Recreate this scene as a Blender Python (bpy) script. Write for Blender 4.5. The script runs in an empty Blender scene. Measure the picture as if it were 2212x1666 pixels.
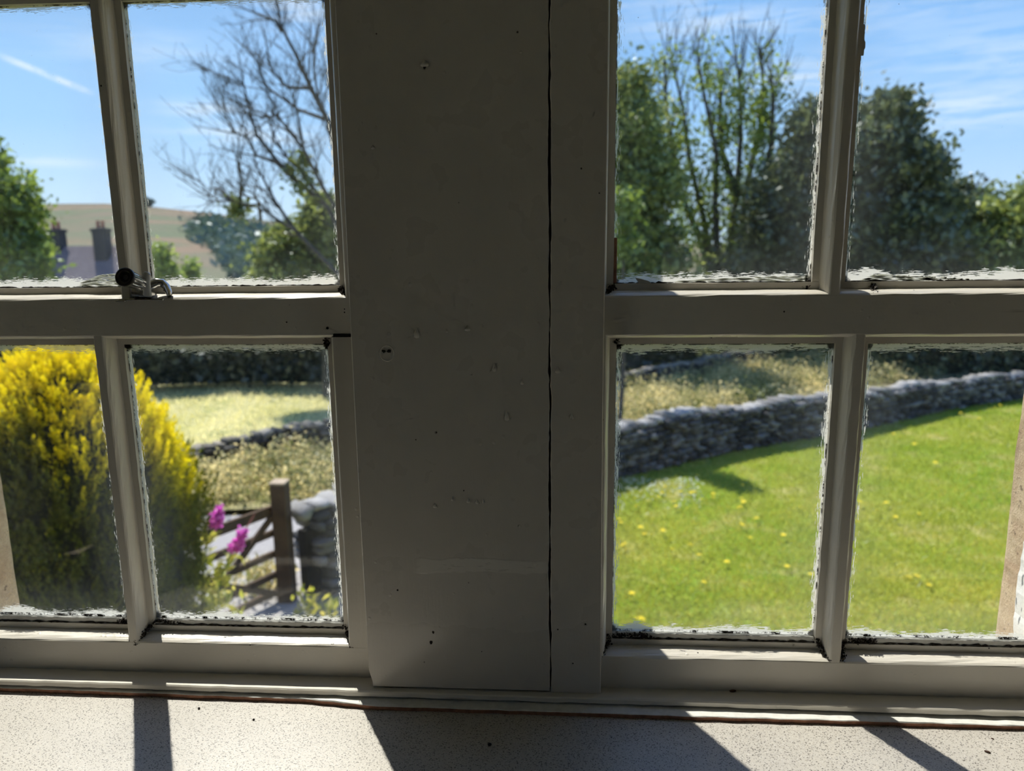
import bpy, math, random
import numpy as np
from mathutils import Vector, Matrix
R = math.radians
sc = bpy.context.scene
COL = sc.collection

# ------------------------------------------------------------------ camera
F = 1600.0; W, H = 2212, 1666
YAW, PITCH, ROLL = 0.0656757624, 0.188564187, -0.0115854972
CZ = 3.5; CY = -0.55
fwd = Vector((-math.sin(YAW)*math.cos(PITCH), math.cos(YAW)*math.cos(PITCH), -math.sin(PITCH)))
rt = Vector((math.cos(YAW), math.sin(YAW), 0)); up = rt.cross(fwd)
r2 = rt*math.cos(ROLL)+up*math.sin(ROLL); u2 = -rt*math.sin(ROLL)+up*math.cos(ROLL)
cam = bpy.data.cameras.new('camera'); cam_o = bpy.data.objects.new('camera', cam); COL.objects.link(cam_o)
m = Matrix((r2, u2, -fwd)).transposed().to_4x4(); m.translation = (0, CY, CZ); cam_o.matrix_world = m
cam.sensor_width = 36; cam.sensor_fit = 'HORIZONTAL'; cam.lens = 36*F/W
cam.clip_start = 0.01; cam.clip_end = 5000
cam.dof.use_dof = True; cam.dof.focus_distance = 0.60; cam.dof.aperture_fstop = 7.6
sc.camera = cam_o
sc.view_settings.view_transform = 'Standard'; sc.view_settings.look = 'None'
sc.view_settings.exposure = 0.55; sc.view_settings.gamma = 1.0; sc.view_settings.use_curve_mapping = False
sc.cycles.max_bounces = 6; sc.cycles.diffuse_bounces = 3; sc.cycles.glossy_bounces = 3
sc.cycles.use_adaptive_sampling = True; sc.cycles.adaptive_threshold = 0.05; sc.cycles.adaptive_min_samples = 12
sc.cycles.transparent_max_bounces = 16; sc.cycles.transmission_bounces = 4
sc.cycles.use_denoising = True; sc.cycles.sample_clamp_indirect = 6.0
sc.cycles.caustics_reflective = False; sc.cycles.caustics_refractive = False

def P(px, py, D):
    """point of the place seen at pixel px,py at horizontal distance D from the camera"""
    d = fwd*F + r2*(px-W/2) - u2*(py-H/2)
    return Vector((d.x/d.y*D, CY+D, CZ+d.z/d.y*D))
def G(px, py, z=0.0):
    d = fwd*F + r2*(px-W/2) - u2*(py-H/2)
    D = (z-CZ)/(d.z/d.y)
    return Vector((d.x/d.y*D, CY+D, z))

# ------------------------------------------------------------------ sun and sky
SUN_AZ, SUN_EL = R(-30.3), R(55.0)
to_sun = Vector((math.sin(SUN_AZ)*math.cos(SUN_EL), math.cos(SUN_AZ)*math.cos(SUN_EL), math.sin(SUN_EL)))
sl = bpy.data.lights.new('sun', 'SUN'); so = bpy.data.objects.new('sun', sl); COL.objects.link(so)
so.rotation_euler = to_sun.to_track_quat('Z', 'Y').to_euler(); so.location = to_sun*50
sl.energy = 4.8; sl.angle = R(0.53); sl.color = (1.0, 0.955, 0.87)

class NT:
    def __init__(s, nt): s.nt = nt; s.n = nt.nodes; s.l = nt.links
    def new(s, t, **kw):
        n = s.n.new(t)
        for k, v in kw.items():
            if k in n.bl_rna.properties: setattr(n, k, v)
            else: n.inputs[k.replace('_', ' ')].default_value = v
        return n
    def link(s, a, b): s.l.new(a, b)
    def put(s, sock, v):
        if hasattr(v, 'is_output'): s.l.new(v, sock)
        elif isinstance(v, (tuple, list)) and len(v) == 3 and sock.type == 'RGBA': sock.default_value = (*v, 1)
        else: sock.default_value = v
    def math(s, op, a, b=0.0, c=None, clamp=False):
        n = s.n.new('ShaderNodeMath'); n.operation = op; n.use_clamp = clamp
        s.put(n.inputs[0], a); s.put(n.inputs[1], b)
        if c is not None: s.put(n.inputs[2], c)
        return n.outputs[0]
    def vmath(s, op, a, b=(0, 0, 0), out=0):
        n = s.n.new('ShaderNodeVectorMath'); n.operation = op
        s.put(n.inputs[0], a); s.put(n.inputs[1], b)
        return n.outputs['Value'] if op in ('DOT_PRODUCT', 'LENGTH') else n.outputs[0]
    def noise(s, vec, scale, detail=3, rough=.55, dist=0):
        n = s.n.new('ShaderNodeTexNoise'); s.put(n.inputs['Vector'], vec)
        n.inputs['Scale'].default_value = scale; n.inputs['Detail'].default_value = detail
        n.inputs['Roughness'].default_value = rough; n.inputs['Distortion'].default_value = dist
        return n.outputs['Fac']
    def voro(s, vec, scale, feat='F1', out='Distance'):
        n = s.n.new('ShaderNodeTexVoronoi'); n.feature = feat; s.put(n.inputs['Vector'], vec)
        n.inputs['Scale'].default_value = scale
        return n.outputs[out]
    def scale3(s, vec, sv, loc=(0, 0, 0)):
        n = s.n.new('ShaderNodeMapping'); s.put(n.inputs['Vector'], vec)
        n.inputs['Scale'].default_value = sv; n.inputs['Location'].default_value = loc
        return n.outputs[0]
    def ss(s, v, a, b):
        n = s.n.new('ShaderNodeMapRange'); n.interpolation_type = 'SMOOTHSTEP'; s.put(n.inputs[0], v)
        s.put(n.inputs[1], a); s.put(n.inputs[2], b); return n.outputs[0]
    def mix(s, f, a, b):
        n = s.n.new('ShaderNodeMix'); n.data_type = 'RGBA'; s.put(n.inputs[0], f); s.put(n.inputs[6], a); s.put(n.inputs[7], b)
        return n.outputs[2]
    def mixs(s, f, a, b):
        n = s.n.new('ShaderNodeMixShader'); s.put(n.inputs[0], f); s.link(a, n.inputs[1]); s.link(b, n.inputs[2]); return n.outputs[0]
    def bump(s, h, strength=.3, dist=.001):
        n = s.n.new('ShaderNodeBump'); n.inputs['Strength'].default_value = strength
        n.inputs['Distance'].default_value = dist; s.put(n.inputs['Height'], h); return n.outputs[0]

wd = bpy.data.worlds.new('sky'); sc.world = wd; wd.use_nodes = True
t = NT(wd.node_tree); t.n.clear()
tc = t.new('ShaderNodeTexCoord').outputs['Generated']
dirv = t.vmath('NORMALIZE', tc)
sep = t.new('ShaderNodeSeparateXYZ'); t.link(dirv, sep.inputs[0])
el = t.math('MAXIMUM', sep.outputs[2], 0.0)
ramp = t.new('ShaderNodeValToRGB'); t.link(el, ramp.inputs[0]); cr = ramp.color_ramp
cr.elements[0].position = 0.0; cr.elements[0].color = (.60, .74, .88, 1)
cr.elements[1].position = 1.0; cr.elements[1].color = (.07, .17, .52, 1)
for pos, c in ((.06, (.50, .69, .90)), (.14, (.33, .57, .89)), (.30, (.20, .44, .84)), (.55, (.11, .29, .72))):
    e = cr.elements.new(pos); e.color = (*c, 1)
sunh = Vector((to_sun.x, to_sun.y, 0)).normalized()
sg = t.math('POWER', t.math('MAXIMUM', t.vmath('DOT_PRODUCT', dirv, tuple(to_sun)), 0.0), 5.0)
skyc = t.mix(t.math('MULTIPLY', sg, .28), ramp.outputs[0], (.95, .96, 1.0))
aw = t.math('MAXIMUM', t.vmath('DOT_PRODUCT', dirv, (.85, .5, .0)), 0.0)
skyc = t.mix(t.math('MULTIPLY', aw, .20), skyc, (.13, .32, .75))
# thin cirrus: streaks of noise in a few patches of the sky
cn = t.noise(t.scale3(dirv, (3, 3, 26)), 5, 4, .6, .4)
cmask = None
for px, py, wx, wy, st in ((440, 235, .055, .008, .5), (560, 290, .10, .012, .45), (100, 350, .05, .005, .35),
                           (650, 22, .05, .02, .5), (300, 105, .10, .02, .25), (1590, 50, .11, .014, .4), (1400, 15, .1, .02, .3),
                           (1720, 165, .05, .02, .45), (2060, 235, .12, .022, .5), (2150, 110, .12, .03, .3), (1950, 30, .1, .02, .2)):
    d = (fwd*F + r2*(px-W/2) - u2*(py-H/2)).normalized()
    dx = d.cross(Vector((0, 0, 1))).normalized(); dz = dx.cross(d).normalized()
    a = t.math('DIVIDE', t.vmath('DOT_PRODUCT', dirv, tuple(dx)), wx)
    b = t.math('DIVIDE', t.vmath('DOT_PRODUCT', dirv, tuple(dz)), wy)
    a2 = t.math('MULTIPLY', a, a); b2 = t.math('MULTIPLY', b, b)
    g = t.math('EXPONENT', t.math('MULTIPLY', t.math('ADD', a2, b2), -1.0))
    g = t.math('MULTIPLY', g, st)
    cmask = g if cmask is None else t.math('ADD', cmask, g)
cf = t.math('MULTIPLY', cmask, t.ss(cn, .30, .62), clamp=True)
d1 = (fwd*F + r2*(-20-W/2) - u2*(112-H/2)).normalized(); d2 = (fwd*F + r2*(215-W/2) - u2*(208-H/2)).normalized()
nrm = d1.cross(d2).normalized(); mid = (d1+d2).normalized(); alongv = nrm.cross(mid)
L_ = abs((d2-mid).dot(alongv))
ca = t.math('ABSOLUTE', t.vmath('DOT_PRODUCT', dirv, tuple(nrm)))
cb = t.math('ABSOLUTE', t.vmath('DOT_PRODUCT', dirv, tuple(alongv)))
fr = t.math('GREATER_THAN', t.vmath('DOT_PRODUCT', dirv, tuple(mid)), .5)
ct = t.math('MULTIPLY', t.math('MULTIPLY', t.math('SUBTRACT', 1.0, t.ss(ca, .0006, .0052)), t.math('SUBTRACT', 1.0, t.ss(cb, L_*.5, L_*1.02))), fr)
ct = t.math('MULTIPLY', ct, t.ss(t.noise(t.scale3(dirv, (1, 1, 1)), 60, 2), .25, .6))
cf = t.math('ADD', cf, t.math('MULTIPLY', ct, .55), clamp=True)
skyc = t.mix(cf, skyc, (.82, .87, .93))
bg = t.new('ShaderNodeBackground'); t.link(skyc, bg.inputs[0]); bg.inputs[1].default_value = 0.93
t.link(bg.outputs[0], t.new('ShaderNodeOutputWorld').inputs[0])

# ------------------------------------------------------------------ materials
def mat(name):
    m = bpy.data.materials.new(name); m.use_nodes = True; t = NT(m.node_tree); t.n.clear()
    t.out = t.new('ShaderNodeOutputMaterial'); return m, t
def principled(t, base, rough=.5, normal=None, metal=0, spec=.5, coat=0, coat_rough=.1):
    b = t.new('ShaderNodeBsdfPrincipled'); t.put(b.inputs['Base Color'], base); t.put(b.inputs['Roughness'], rough)
    b.inputs['Metallic'].default_value = metal; t.put(b.inputs['Specular IOR Level'], spec)
    t.put(b.inputs['Coat Weight'], coat); t.put(b.inputs['Coat Roughness'], coat_rough)
    if normal is not None: t.link(normal, b.inputs['Normal'])
    t.link(b.outputs[0], t.out.inputs[0]); return b
def oc(t): return t.new('ShaderNodeTexCoord').outputs['Object']

def paint_mat(name, base, grain_axis='z', specks=True, rough=.34, scuff_sheen=False):
    m, t = mat(name); o = oc(t)
    st = {'z': (1, 1, .06), 'x': (.06, 1, 1)}[grain_axis]
    g1 = t.noise(t.scale3(o, st), 700, 3); g2 = t.noise(o, 160, 4, .6); g3 = t.noise(o, 25, 3)
    v = t.voro(o, 95); v2 = t.voro(o, 260)
    h = t.math('ADD', t.math('MULTIPLY', g1, .22), t.math('MULTIPLY', g2, .45))
    h = t.math('ADD', h, t.math('MULTIPLY', g3, 1.1))
    nodule = t.math('SUBTRACT', 1.0, t.ss(v, .05, .17))
    keep = t.ss(t.noise(o, 38, 2), .52, .60)
    nodule = t.math('MULTIPLY', nodule, keep)
    h = t.math('ADD', h, t.math('MULTIPLY', nodule, .9))
    col = t.mix(t.ss(g3, .3, .75), base, tuple(c*.965 for c in base))
    if specks:
        sp = t.math('MULTIPLY', t.math('SUBTRACT', 1.0, t.ss(v, .05, .085)), t.ss(t.noise(t.scale3(o, (1, 1, 1), (3, 5, 1)), 47, 2), .585, .61))
        col = t.mix(sp, col, (.035, .025, .015))
        rb = t.ss(t.noise(t.scale3(o, st), 120, 4, .7), .70, .76)
        col = t.mix(t.math('MULTIPLY', rb, .5), col, (.22, .17, .12))
    rg = t.math('ADD', rough, t.math('MULTIPLY', t.math('SUBTRACT', g3, .5), .30))
    if scuff_sheen:   # rubbed shiny band and a smooth blob of fresh gloss low on the board
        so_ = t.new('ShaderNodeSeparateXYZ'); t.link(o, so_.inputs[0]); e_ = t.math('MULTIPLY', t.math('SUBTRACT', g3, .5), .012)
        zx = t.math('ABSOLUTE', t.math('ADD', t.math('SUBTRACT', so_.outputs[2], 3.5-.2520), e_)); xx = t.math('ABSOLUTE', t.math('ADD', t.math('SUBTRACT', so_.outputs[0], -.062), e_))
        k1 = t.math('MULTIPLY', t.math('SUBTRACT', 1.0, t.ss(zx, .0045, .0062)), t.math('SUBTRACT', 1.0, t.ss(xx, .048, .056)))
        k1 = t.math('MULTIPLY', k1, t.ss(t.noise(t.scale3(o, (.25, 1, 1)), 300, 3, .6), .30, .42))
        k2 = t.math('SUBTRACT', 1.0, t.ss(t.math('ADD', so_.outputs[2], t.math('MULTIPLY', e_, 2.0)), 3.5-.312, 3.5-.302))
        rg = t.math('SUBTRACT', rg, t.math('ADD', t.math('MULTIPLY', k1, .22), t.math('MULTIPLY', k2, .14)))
        h = t.math('ADD', h, t.math('MULTIPLY', k1, .5)); col = t.mix(t.math('MULTIPLY', k1, .45), col, (.86, .81, .72))  # paler colour on the rubbed band stands for reflected light
    principled(t, col, rg, t.bump(h, .5, .0006), spec=.5)
    return m
CREAM = (.72, .675, .59)
M_paintz = paint_mat('aged_white_gloss_paint', CREAM, 'z')
M_paintx = paint_mat('aged_white_gloss_paint_rail', CREAM, 'x')
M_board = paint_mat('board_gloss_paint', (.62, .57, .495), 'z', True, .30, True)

def flat(name, c, rough=.6, metal=0, noise=0, scale=50, c2=None, bump=0):
    m, t = mat(name); col = c; nrm = None
    if noise or c2:
        n = t.noise(oc(t), scale, 4); col = t.mix(t.ss(n, .3, .7), c, c2 or tuple(x*(1-noise) for x in c))
    if bump: nrm = t.bump(t.noise(oc(t), scale*2, 4), .6, bump)
    principled(t, col, rough, nrm, metal); return m
M_dark = flat('grime', (.03, .022, .016), .9)
M_seam = flat('dark_gap_fill', (.012, .009, .007), .95)
M_wood = flat('bare_reddish_wood', (.42, .20, .12), .8, 0, .4, 200)
M_chrome = flat('worn_chrome', (.62, .62, .60), .16, 1.0, .25, 300)
M_black = flat('black_metal', (.030, .022, .017), .35)
M_whitechip = flat('flaking_white_paint', (.72, .71, .66), .5, 0, .15, 200)
M_room = flat('room_plaster', (.78, .70, .59), .9)
M_floor = flat('room_floor', (.62, .53, .42), .8)

def sill_mat():
    m, t = mat('speckled_sill'); o = oc(t)
    n0 = t.noise(o, 12, 3)
    base = t.mix(t.ss(n0, .35, .7), (.48, .448, .40), (.43, .40, .355))
    d = None
    for sc_, th, sd in ((430, .30, 0), (700, .34, 3), (260, .16, 7)):
        v = t.voro(t.scale3(o, (1, 1.5, 1), (sd, sd, 0)), sc_)
        k = t.math('SUBTRACT', 1.0, t.ss(v, th*.7, th*1.2))
        k = t.math('MULTIPLY', k, t.ss(t.noise(t.scale3(o, (1, 1, 1), (sd, 2, 0)), sc_*.8, 1), .46, .54))
        d = k if d is None else t.math('MAXIMUM', d, k)
    col = t.mix(t.math('MULTIPLY', d, .92), base, (.075, .066, .055))
    v = t.voro(t.scale3(o, (1, 1, 1), (9, 9, 0)), 600)
    col = t.mix(t.math('MULTIPLY', t.math('SUBTRACT', 1.0, t.ss(v, .12, .28)), .5), col, (.75, .74, .70))
    principled(t, col, .38, t.bump(t.noise(o, 500, 2), .25, .0003)); return m
M_sill = sill_mat()

def stone_mat(name, c1, c2, c3, scale=60, bumpd=.003, rough=.9, tone=False):
    m, t = mat(name); o = oc(t)
    n = t.noise(o, scale, 6, .7); n2 = t.noise(o, scale*.18, 3); sp = t.ss(t.noise(o, scale*.5, 4, .7), .60, .68)
    col = t.mix(t.ss(n, .3, .7), c1, c2); col = t.mix(t.math('MULTIPLY', t.ss(n2, .4, .75), .7), col, c3)
    col = t.mix(t.math('MULTIPLY', sp, .75), col, tuple(x*.4 for x in c3))
    if tone:
        at = t.new('ShaderNodeAttribute'); at.attribute_name = 'tone'
        col = t.mix(at.outputs['Fac'], tuple(x*.45 for x in c1), t.mix(.35, col, tuple(min(1, x*1.5) for x in c2)))
    principled(t, col, rough, t.bump(n, 1.0, bumpd), spec=.2); return m
M_reveal = stone_mat('sandstone', (.60, .47, .30), (.74, .60, .42), (.46, .31, .20), 260, .004)
M_lime = stone_mat('limestone_field_wall', (.10, .10, .105), (.26, .25, .24), (.05, .05, .055), 7, .03, tone=True)
M_moss = stone_mat('mossy_field_wall', (.10, .095, .09), (.20, .18, .15), (.15, .10, .02), 7, .03, tone=True)
M_timber = stone_mat('weathered_timber', (.085, .055, .038), (.14, .095, .062), (.05, .035, .028), 40, .004)
M_timber_top = stone_mat('pale_end_grain', (.42, .33, .24), (.5, .4, .3), (.35, .27, .2), 40, .004)

def ground_mat(name, c1, c2, c3, s1=.6, s2=6, s3=35, bumpd=.05, c4=None):
    m, t = mat(name); o = oc(t)
    a = t.noise(o, s1, 4, .6); b = t.noise(o, s2, 5, .65); c = t.noise(o, s3, 4, .7)
    col = t.mix(t.ss(a, .35, .65), c1, c2); col = t.mix(t.ss(b, .48, .72), col, c3)
    if c4: col = t.mix(t.math('MULTIPLY', t.ss(c, .5, .72), .7), col, c4)
    principled(t, col, .95, t.bump(c, .8, bumpd), spec=.1); return m
M_lawn = ground_mat('lawn_turf', (.19, .30, .026), (.32, .35, .05), (.50, .43, .17), .35, 1.5, 20, .05, (.14, .24, .022))
M_field = ground_mat('dry_pasture', (.48, .46, .20), (.60, .56, .30), (.34, .37, .13), .35, 1.3, 14, .08, (.66, .60, .36))
M_lane = ground_mat('pale_lane', (.36, .34, .34), (.42, .40, .39), (.30, .28, .27), .5, 4, 60, .01)
M_drive = ground_mat('gravel_and_turf', (.34, .31, .29), (.13, .17, .05), (.38, .35, .33), .8, 3, 50, .02, (.2, .19, .16))
M_verge = ground_mat('verge_soil', (.46, .38, .24), (.36, .35, .14), (.50, .38, .26), .8, 5, 30, .05)
M_shade_ground = ground_mat('shaded_woodland_floor', (.07, .08, .03), (.13, .15, .05), (.16, .13, .06), .4, 3, 20, .05)  # dark colours include the shade under the trees
def hill_mat():
    m, t = mat('moorland_hill'); o = oc(t)
    a = t.noise(t.scale3(o, (1, 1, 3)), .008, 5, .6); b = t.noise(t.scale3(o, (.6, .6, 8)), .016, 5, .65, .5)
    col = t.mix(t.ss(a, .40, .62), (.22, .19, .14), (.17, .19, .125)); col = t.mix(t.ss(b, .48, .62), col, (.27, .20, .145))
    col = t.mix(t.math('MULTIPLY', t.ss(t.noise(o, .05, 4, .7), .62, .68), .6), col, (.10, .14, .09))
    principled(t, col, 1.0, spec=0); return m
M_hill = hill_mat()

def leaf_mat(name, dark, light, transl=.4, rough=.45, hue=.485, gloss=.055):
    m, t = mat(name)
    at = t.new('ShaderNodeAttribute'); at.attribute_name = 'tone'
    col = t.mix(at.outputs['Fac'], dark, light)
    d = t.new('ShaderNodeBsdfDiffuse'); t.link(col, d.inputs[0])
    tr = t.new('ShaderNodeBsdfTranslucent')
    hs = t.new('ShaderNodeHueSaturation'); hs.inputs['Hue'].default_value = hue; hs.inputs['Value'].default_value = 1.5; hs.inputs['Saturation'].default_value = 1.05
    t.link(col, hs.inputs['Color']); t.link(hs.outputs[0], tr.inputs[0])
    g = t.new('ShaderNodeBsdfGlossy'); g.inputs['Roughness'].default_value = rough; g.inputs[0].default_value = (.9, .95, 1, 1)
    s = t.mixs(transl, d.outputs[0], tr.outputs[0]); s = t.mixs(gloss, s, g.outputs[0])
    t.link(s, t.out.inputs[0]); return m
M_oak = leaf_mat('broad_leaves', (.045, .075, .026), (.34, .40, .10), .45)
M_dkleaf = leaf_mat('dark_leaves', (.028, .045, .024), (.15, .18, .075), .36)
M_brleaf = leaf_mat('bright_leaves', (.055, .10, .02), (.28, .38, .07), .5)
M_gold = leaf_mat('golden_conifer_sprays', (.045, .070, .010), (.90, .77, .018), .38, hue=.498, gloss=.03)
M_grassb = leaf_mat('grass_blades', (.21, .29, .02), (.62, .57, .13), .5, gloss=.04)
M_dryb = leaf_mat('dry_grass_blades', (.58, .57, .24), (.90, .84, .50), .5, gloss=.02)
M_weed = leaf_mat('verge_weeds', (.14, .17, .05), (.84, .74, .38), .45, gloss=.02)
M_pink = leaf_mat('magenta_petals', (.62, .10, .50), (.80, .22, .66), .45)
M_far = leaf_mat('distant_woodland', (.07, .11, .09), (.13, .18, .13), .2)
M_hedge = leaf_mat('hedge_leaves', (.028, .036, .024), (.06, .075, .045), .2)
M_bark = flat('grey_bark', (.10, .09, .075), .9, 0, .4, 6)
M_darkcore = flat('foliage_shade', (.012, .016, .008), 1.0)  # near-black core colour stands for the shade deep in the foliage
M_yel = flat('yellow_petals', (.80, .62, .01), .7)
M_white_flower = flat('white_petals', (.75, .78, .66), .7)
M_slate = flat('purple_slate', (.17, .135, .15), .8, 0, .25, 1.5)
M_brick = flat('dark_gritstone', (.045, .045, .06), .9, 0, .3, 3)
M_pot = flat('terracotta', (.30, .13, .10), .8)

# glass with dust, grime and brushed paint over its edge. UV "d" = metres from left and bottom edge, UV "e" = metres from right and top edge
def pane_mat(name, inner=True, seed=0.0, wb=.0045, ws=.003, haze=.05):
    m, t = mat(name); o = oc(t); geo = t.new('ShaderNodeNewGeometry')
    lw = t.new('ShaderNodeLayerWeight'); lw.inputs['Blend'].default_value = .5
    fac = t.math('ADD', .042, t.math('MULTIPLY', t.math('POWER', lw.outputs['Facing'], 5.0), .95), clamp=True)
    tr = t.new('ShaderNodeBsdfTransparent'); tr.inputs[0].default_value = (.975, .985, .975, 1)
    gl = t.new('ShaderNodeBsdfGlossy'); gl.inputs['Roughness'].default_value = 0.0
    clean = t.mixs(fac, tr.outputs[0], gl.outputs[0])
    if not inner:
        t.link(clean, t.out.inputs[0]); return m
    ua = t.new('ShaderNodeUVMap'); ua.uv_map = 'd'; ub = t.new('ShaderNodeUVMap'); ub.uv_map = 'e'
    sa = t.new('ShaderNodeSeparateXYZ'); t.link(ua.outputs[0], sa.inputs[0]); sb = t.new('ShaderNodeSeparateXYZ'); t.link(ub.outputs[0], sb.inputs[0])
    dl, db, dr, dt = sa.outputs[0], sa.outputs[1], sb.outputs[0], sb.outputs[1]
    w = geo.outputs['Position']
    sh = t.scale3(w, (1, 1, 1), (seed, 0, seed*2))
    nb = t.noise(t.scale3(sh, (1, 0, .0)), 22, 3, .6); nv = t.noise(t.scale3(sh, (0, 0, 1)), 26, 3, .6)
    brx = t.noise(t.scale3(sh, (.10, 1, 1)), 1500, 3, .7); brz = t.noise(t.scale3(sh, (1, 1, .10)), 1500, 3, .7)
    def edge(d, wbase, low, br, amp):
        lim = t.math('ADD', wbase, t.math('MULTIPLY', t.math('POWER', t.math('MAXIMUM', t.math('SUBTRACT', low, .42), 0.0), 1.4), amp))
        lim = t.math('ADD', lim, t.math('MULTIPLY', t.math('SUBTRACT', br, .5), .022))
        return t.math('SUBTRACT', 1.0, t.ss(t.math('SUBTRACT', d, lim), -.0003, .0003))
    pnt = edge(db, wb, nb, brx, .05)
    pnt = t.math('MAXIMUM', pnt, t.math('MULTIPLY', edge(dt, ws*1.1, nb, brx, .03), .8))
    pnt = t.math('MAXIMUM', pnt, edge(dl, ws*.55, nv, brz, .012)); pnt = t.math('MAXIMUM', pnt, edge(dr, ws*.55, nv, brz, .012))
    dm = t.math('MINIMUM', t.math('MINIMUM', dl, dr), t.math('MINIMUM', db, dt))
    grm = t.math('MULTIPLY', t.math('SUBTRACT', 1.0, t.ss(dm, .0003, .0013)), t.ss(t.noise(sh, 90, 6, .8), .46, .56))
    # corner dirt
    cx = t.math('MINIMUM', dl, dr); cy = t.math('MINIMUM', db, dt)
    cdist = t.math('SQRT', t.math('ADD', t.math('MULTIPLY', cx, cx), t.math('MULTIPLY', cy, cy)))
    cg = t.math('SUBTRACT', 1.0, t.ss(t.math('ADD', cdist, t.math('MULTIPLY', t.noise(sh, 300, 4, .7), .009)), .008, .0105))
    # haze of dust, thicker near the edges, fine specks, scratches
    hz = t.math('MULTIPLY', t.math('SUBTRACT', 1.0, t.ss(dm, 0.0, .045)), .08)
    hz = t.math('ADD', hz, t.math('MULTIPLY', t.ss(t.noise(sh, 14, 4), .3, .8), haze))
    v1 = t.voro(sh, 420); k1 = t.math('MULTIPLY', t.math('SUBTRACT', 1.0, t.ss(v1, .05, .13)), t.ss(t.noise(sh, 170, 2), .56, .62))
    v2 = t.voro(sh, 150); k2 = t.math('MULTIPLY', t.math('SUBTRACT', 1.0, t.ss(v2, .03, .06)), t.ss(t.noise(sh, 61, 2), .60, .64))
    sk = t.math('MULTIPLY', t.ss(t.noise(t.scale3(sh, (.12, 1, 1)), 900, 3, .7), .735, .76), t.ss(t.noise(sh, 30, 2), .58, .66))
    hz = t.math('ADD', hz, t.math('MULTIPLY', t.math('MAXIMUM', k1, sk), .55)); hz = t.math('ADD', hz, t.math('MULTIPLY', k2, .7), clamp=True)
    dd = t.new('ShaderNodeBsdfDiffuse'); dd.inputs[0].default_value = (.55, .56, .53, 1)
    td = t.new('ShaderNodeBsdfTranslucent'); td.inputs[0].default_value = (.42, .45, .45, 1)
    dust = t.mixs(.5, dd.outputs[0], td.outputs[0])
    s = t.mixs(hz, clean, dust)
    pd = t.new('ShaderNodeBsdfDiffuse'); pd.inputs[0].default_value = (.62, .60, .55, 1)
    pt = t.new('ShaderNodeBsdfTranslucent'); pt.inputs[0].default_value = (.80, .80, .74, 1)
    ps = t.mixs(.55, pd.outputs[0], pt.outputs[0])
    s = t.mixs(t.math('MULTIPLY', pnt, .93), s, ps)
    gd = t.new('ShaderNodeBsdfDiffuse'); gd.inputs[0].default_value = (.03, .022, .015, 1)
    s = t.mixs(t.math('MAXIMUM', grm, t.math('MULTIPLY', cg, .9)), s, gd.outputs[0])
    t.link(s, t.out.inputs[0]); return m
M_glass_out = pane_mat('glass_outer_face', False)
PANE_M = {'low': pane_mat('old_glass_low', True, 3.1, .0018, .0036, .03), 'up': pane_mat('old_glass_up', True, 7.7, .0042, .0018, .018)}

# ------------------------------------------------------------------ mesh helpers
def tag(o, label=None, cat=None, group=None, kind=None):
    if label: o['label'] = label
    if cat: o['category'] = cat
    if group: o['group'] = group
    if kind: o['kind'] = kind
    return o
def empty(name, loc=(0, 0, 0)):
    o = bpy.data.objects.new(name, None); o.empty_display_size = .05; COL.objects.link(o); o.location = loc; return o
def obj(name, me, mats, parent=None, smooth=False):
    o = bpy.data.objects.new(name, me); COL.objects.link(o)
    for m_ in (mats if isinstance(mats, (list, tuple)) else [mats]): me.materials.append(m_)
    if smooth: me.polygons.foreach_set('use_smooth', np.ones(len(me.polygons), bool))
    if parent is not None:
        o.parent = parent
        if parent.location.length > 0: o.matrix_parent_inverse = Matrix.Translation(-parent.location)
        pp = parent.parent
        while pp is not None:
            pp = pp.parent
    return o
def np_mesh(name, V, Q, tone=None):
    """V (n,3) floats, Q (m,k) ints"""
    me = bpy.data.meshes.new(name); V = np.asarray(V, np.float32); Q = np.asarray(Q, np.int32)
    me.vertices.add(len(V)); me.vertices.foreach_set('co', V.ravel())
    k = Q.shape[1]; me.loops.add(Q.size); me.loops.foreach_set('vertex_index', Q.ravel())
    me.polygons.add(len(Q)); me.polygons.foreach_set('loop_start', np.arange(0, Q.size, k, dtype=np.int32))
    me.update(calc_edges=True)
    if tone is not None:
        a = me.attributes.new('tone', 'FLOAT', 'POINT'); a.data.foreach_set('value', np.asarray(tone, np.float32))
    return me
def poly_mesh(name, V, Fc):
    me = bpy.data.meshes.new(name); me.from_pydata([tuple(v) for v in V], [], Fc); me.update(); return me
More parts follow.
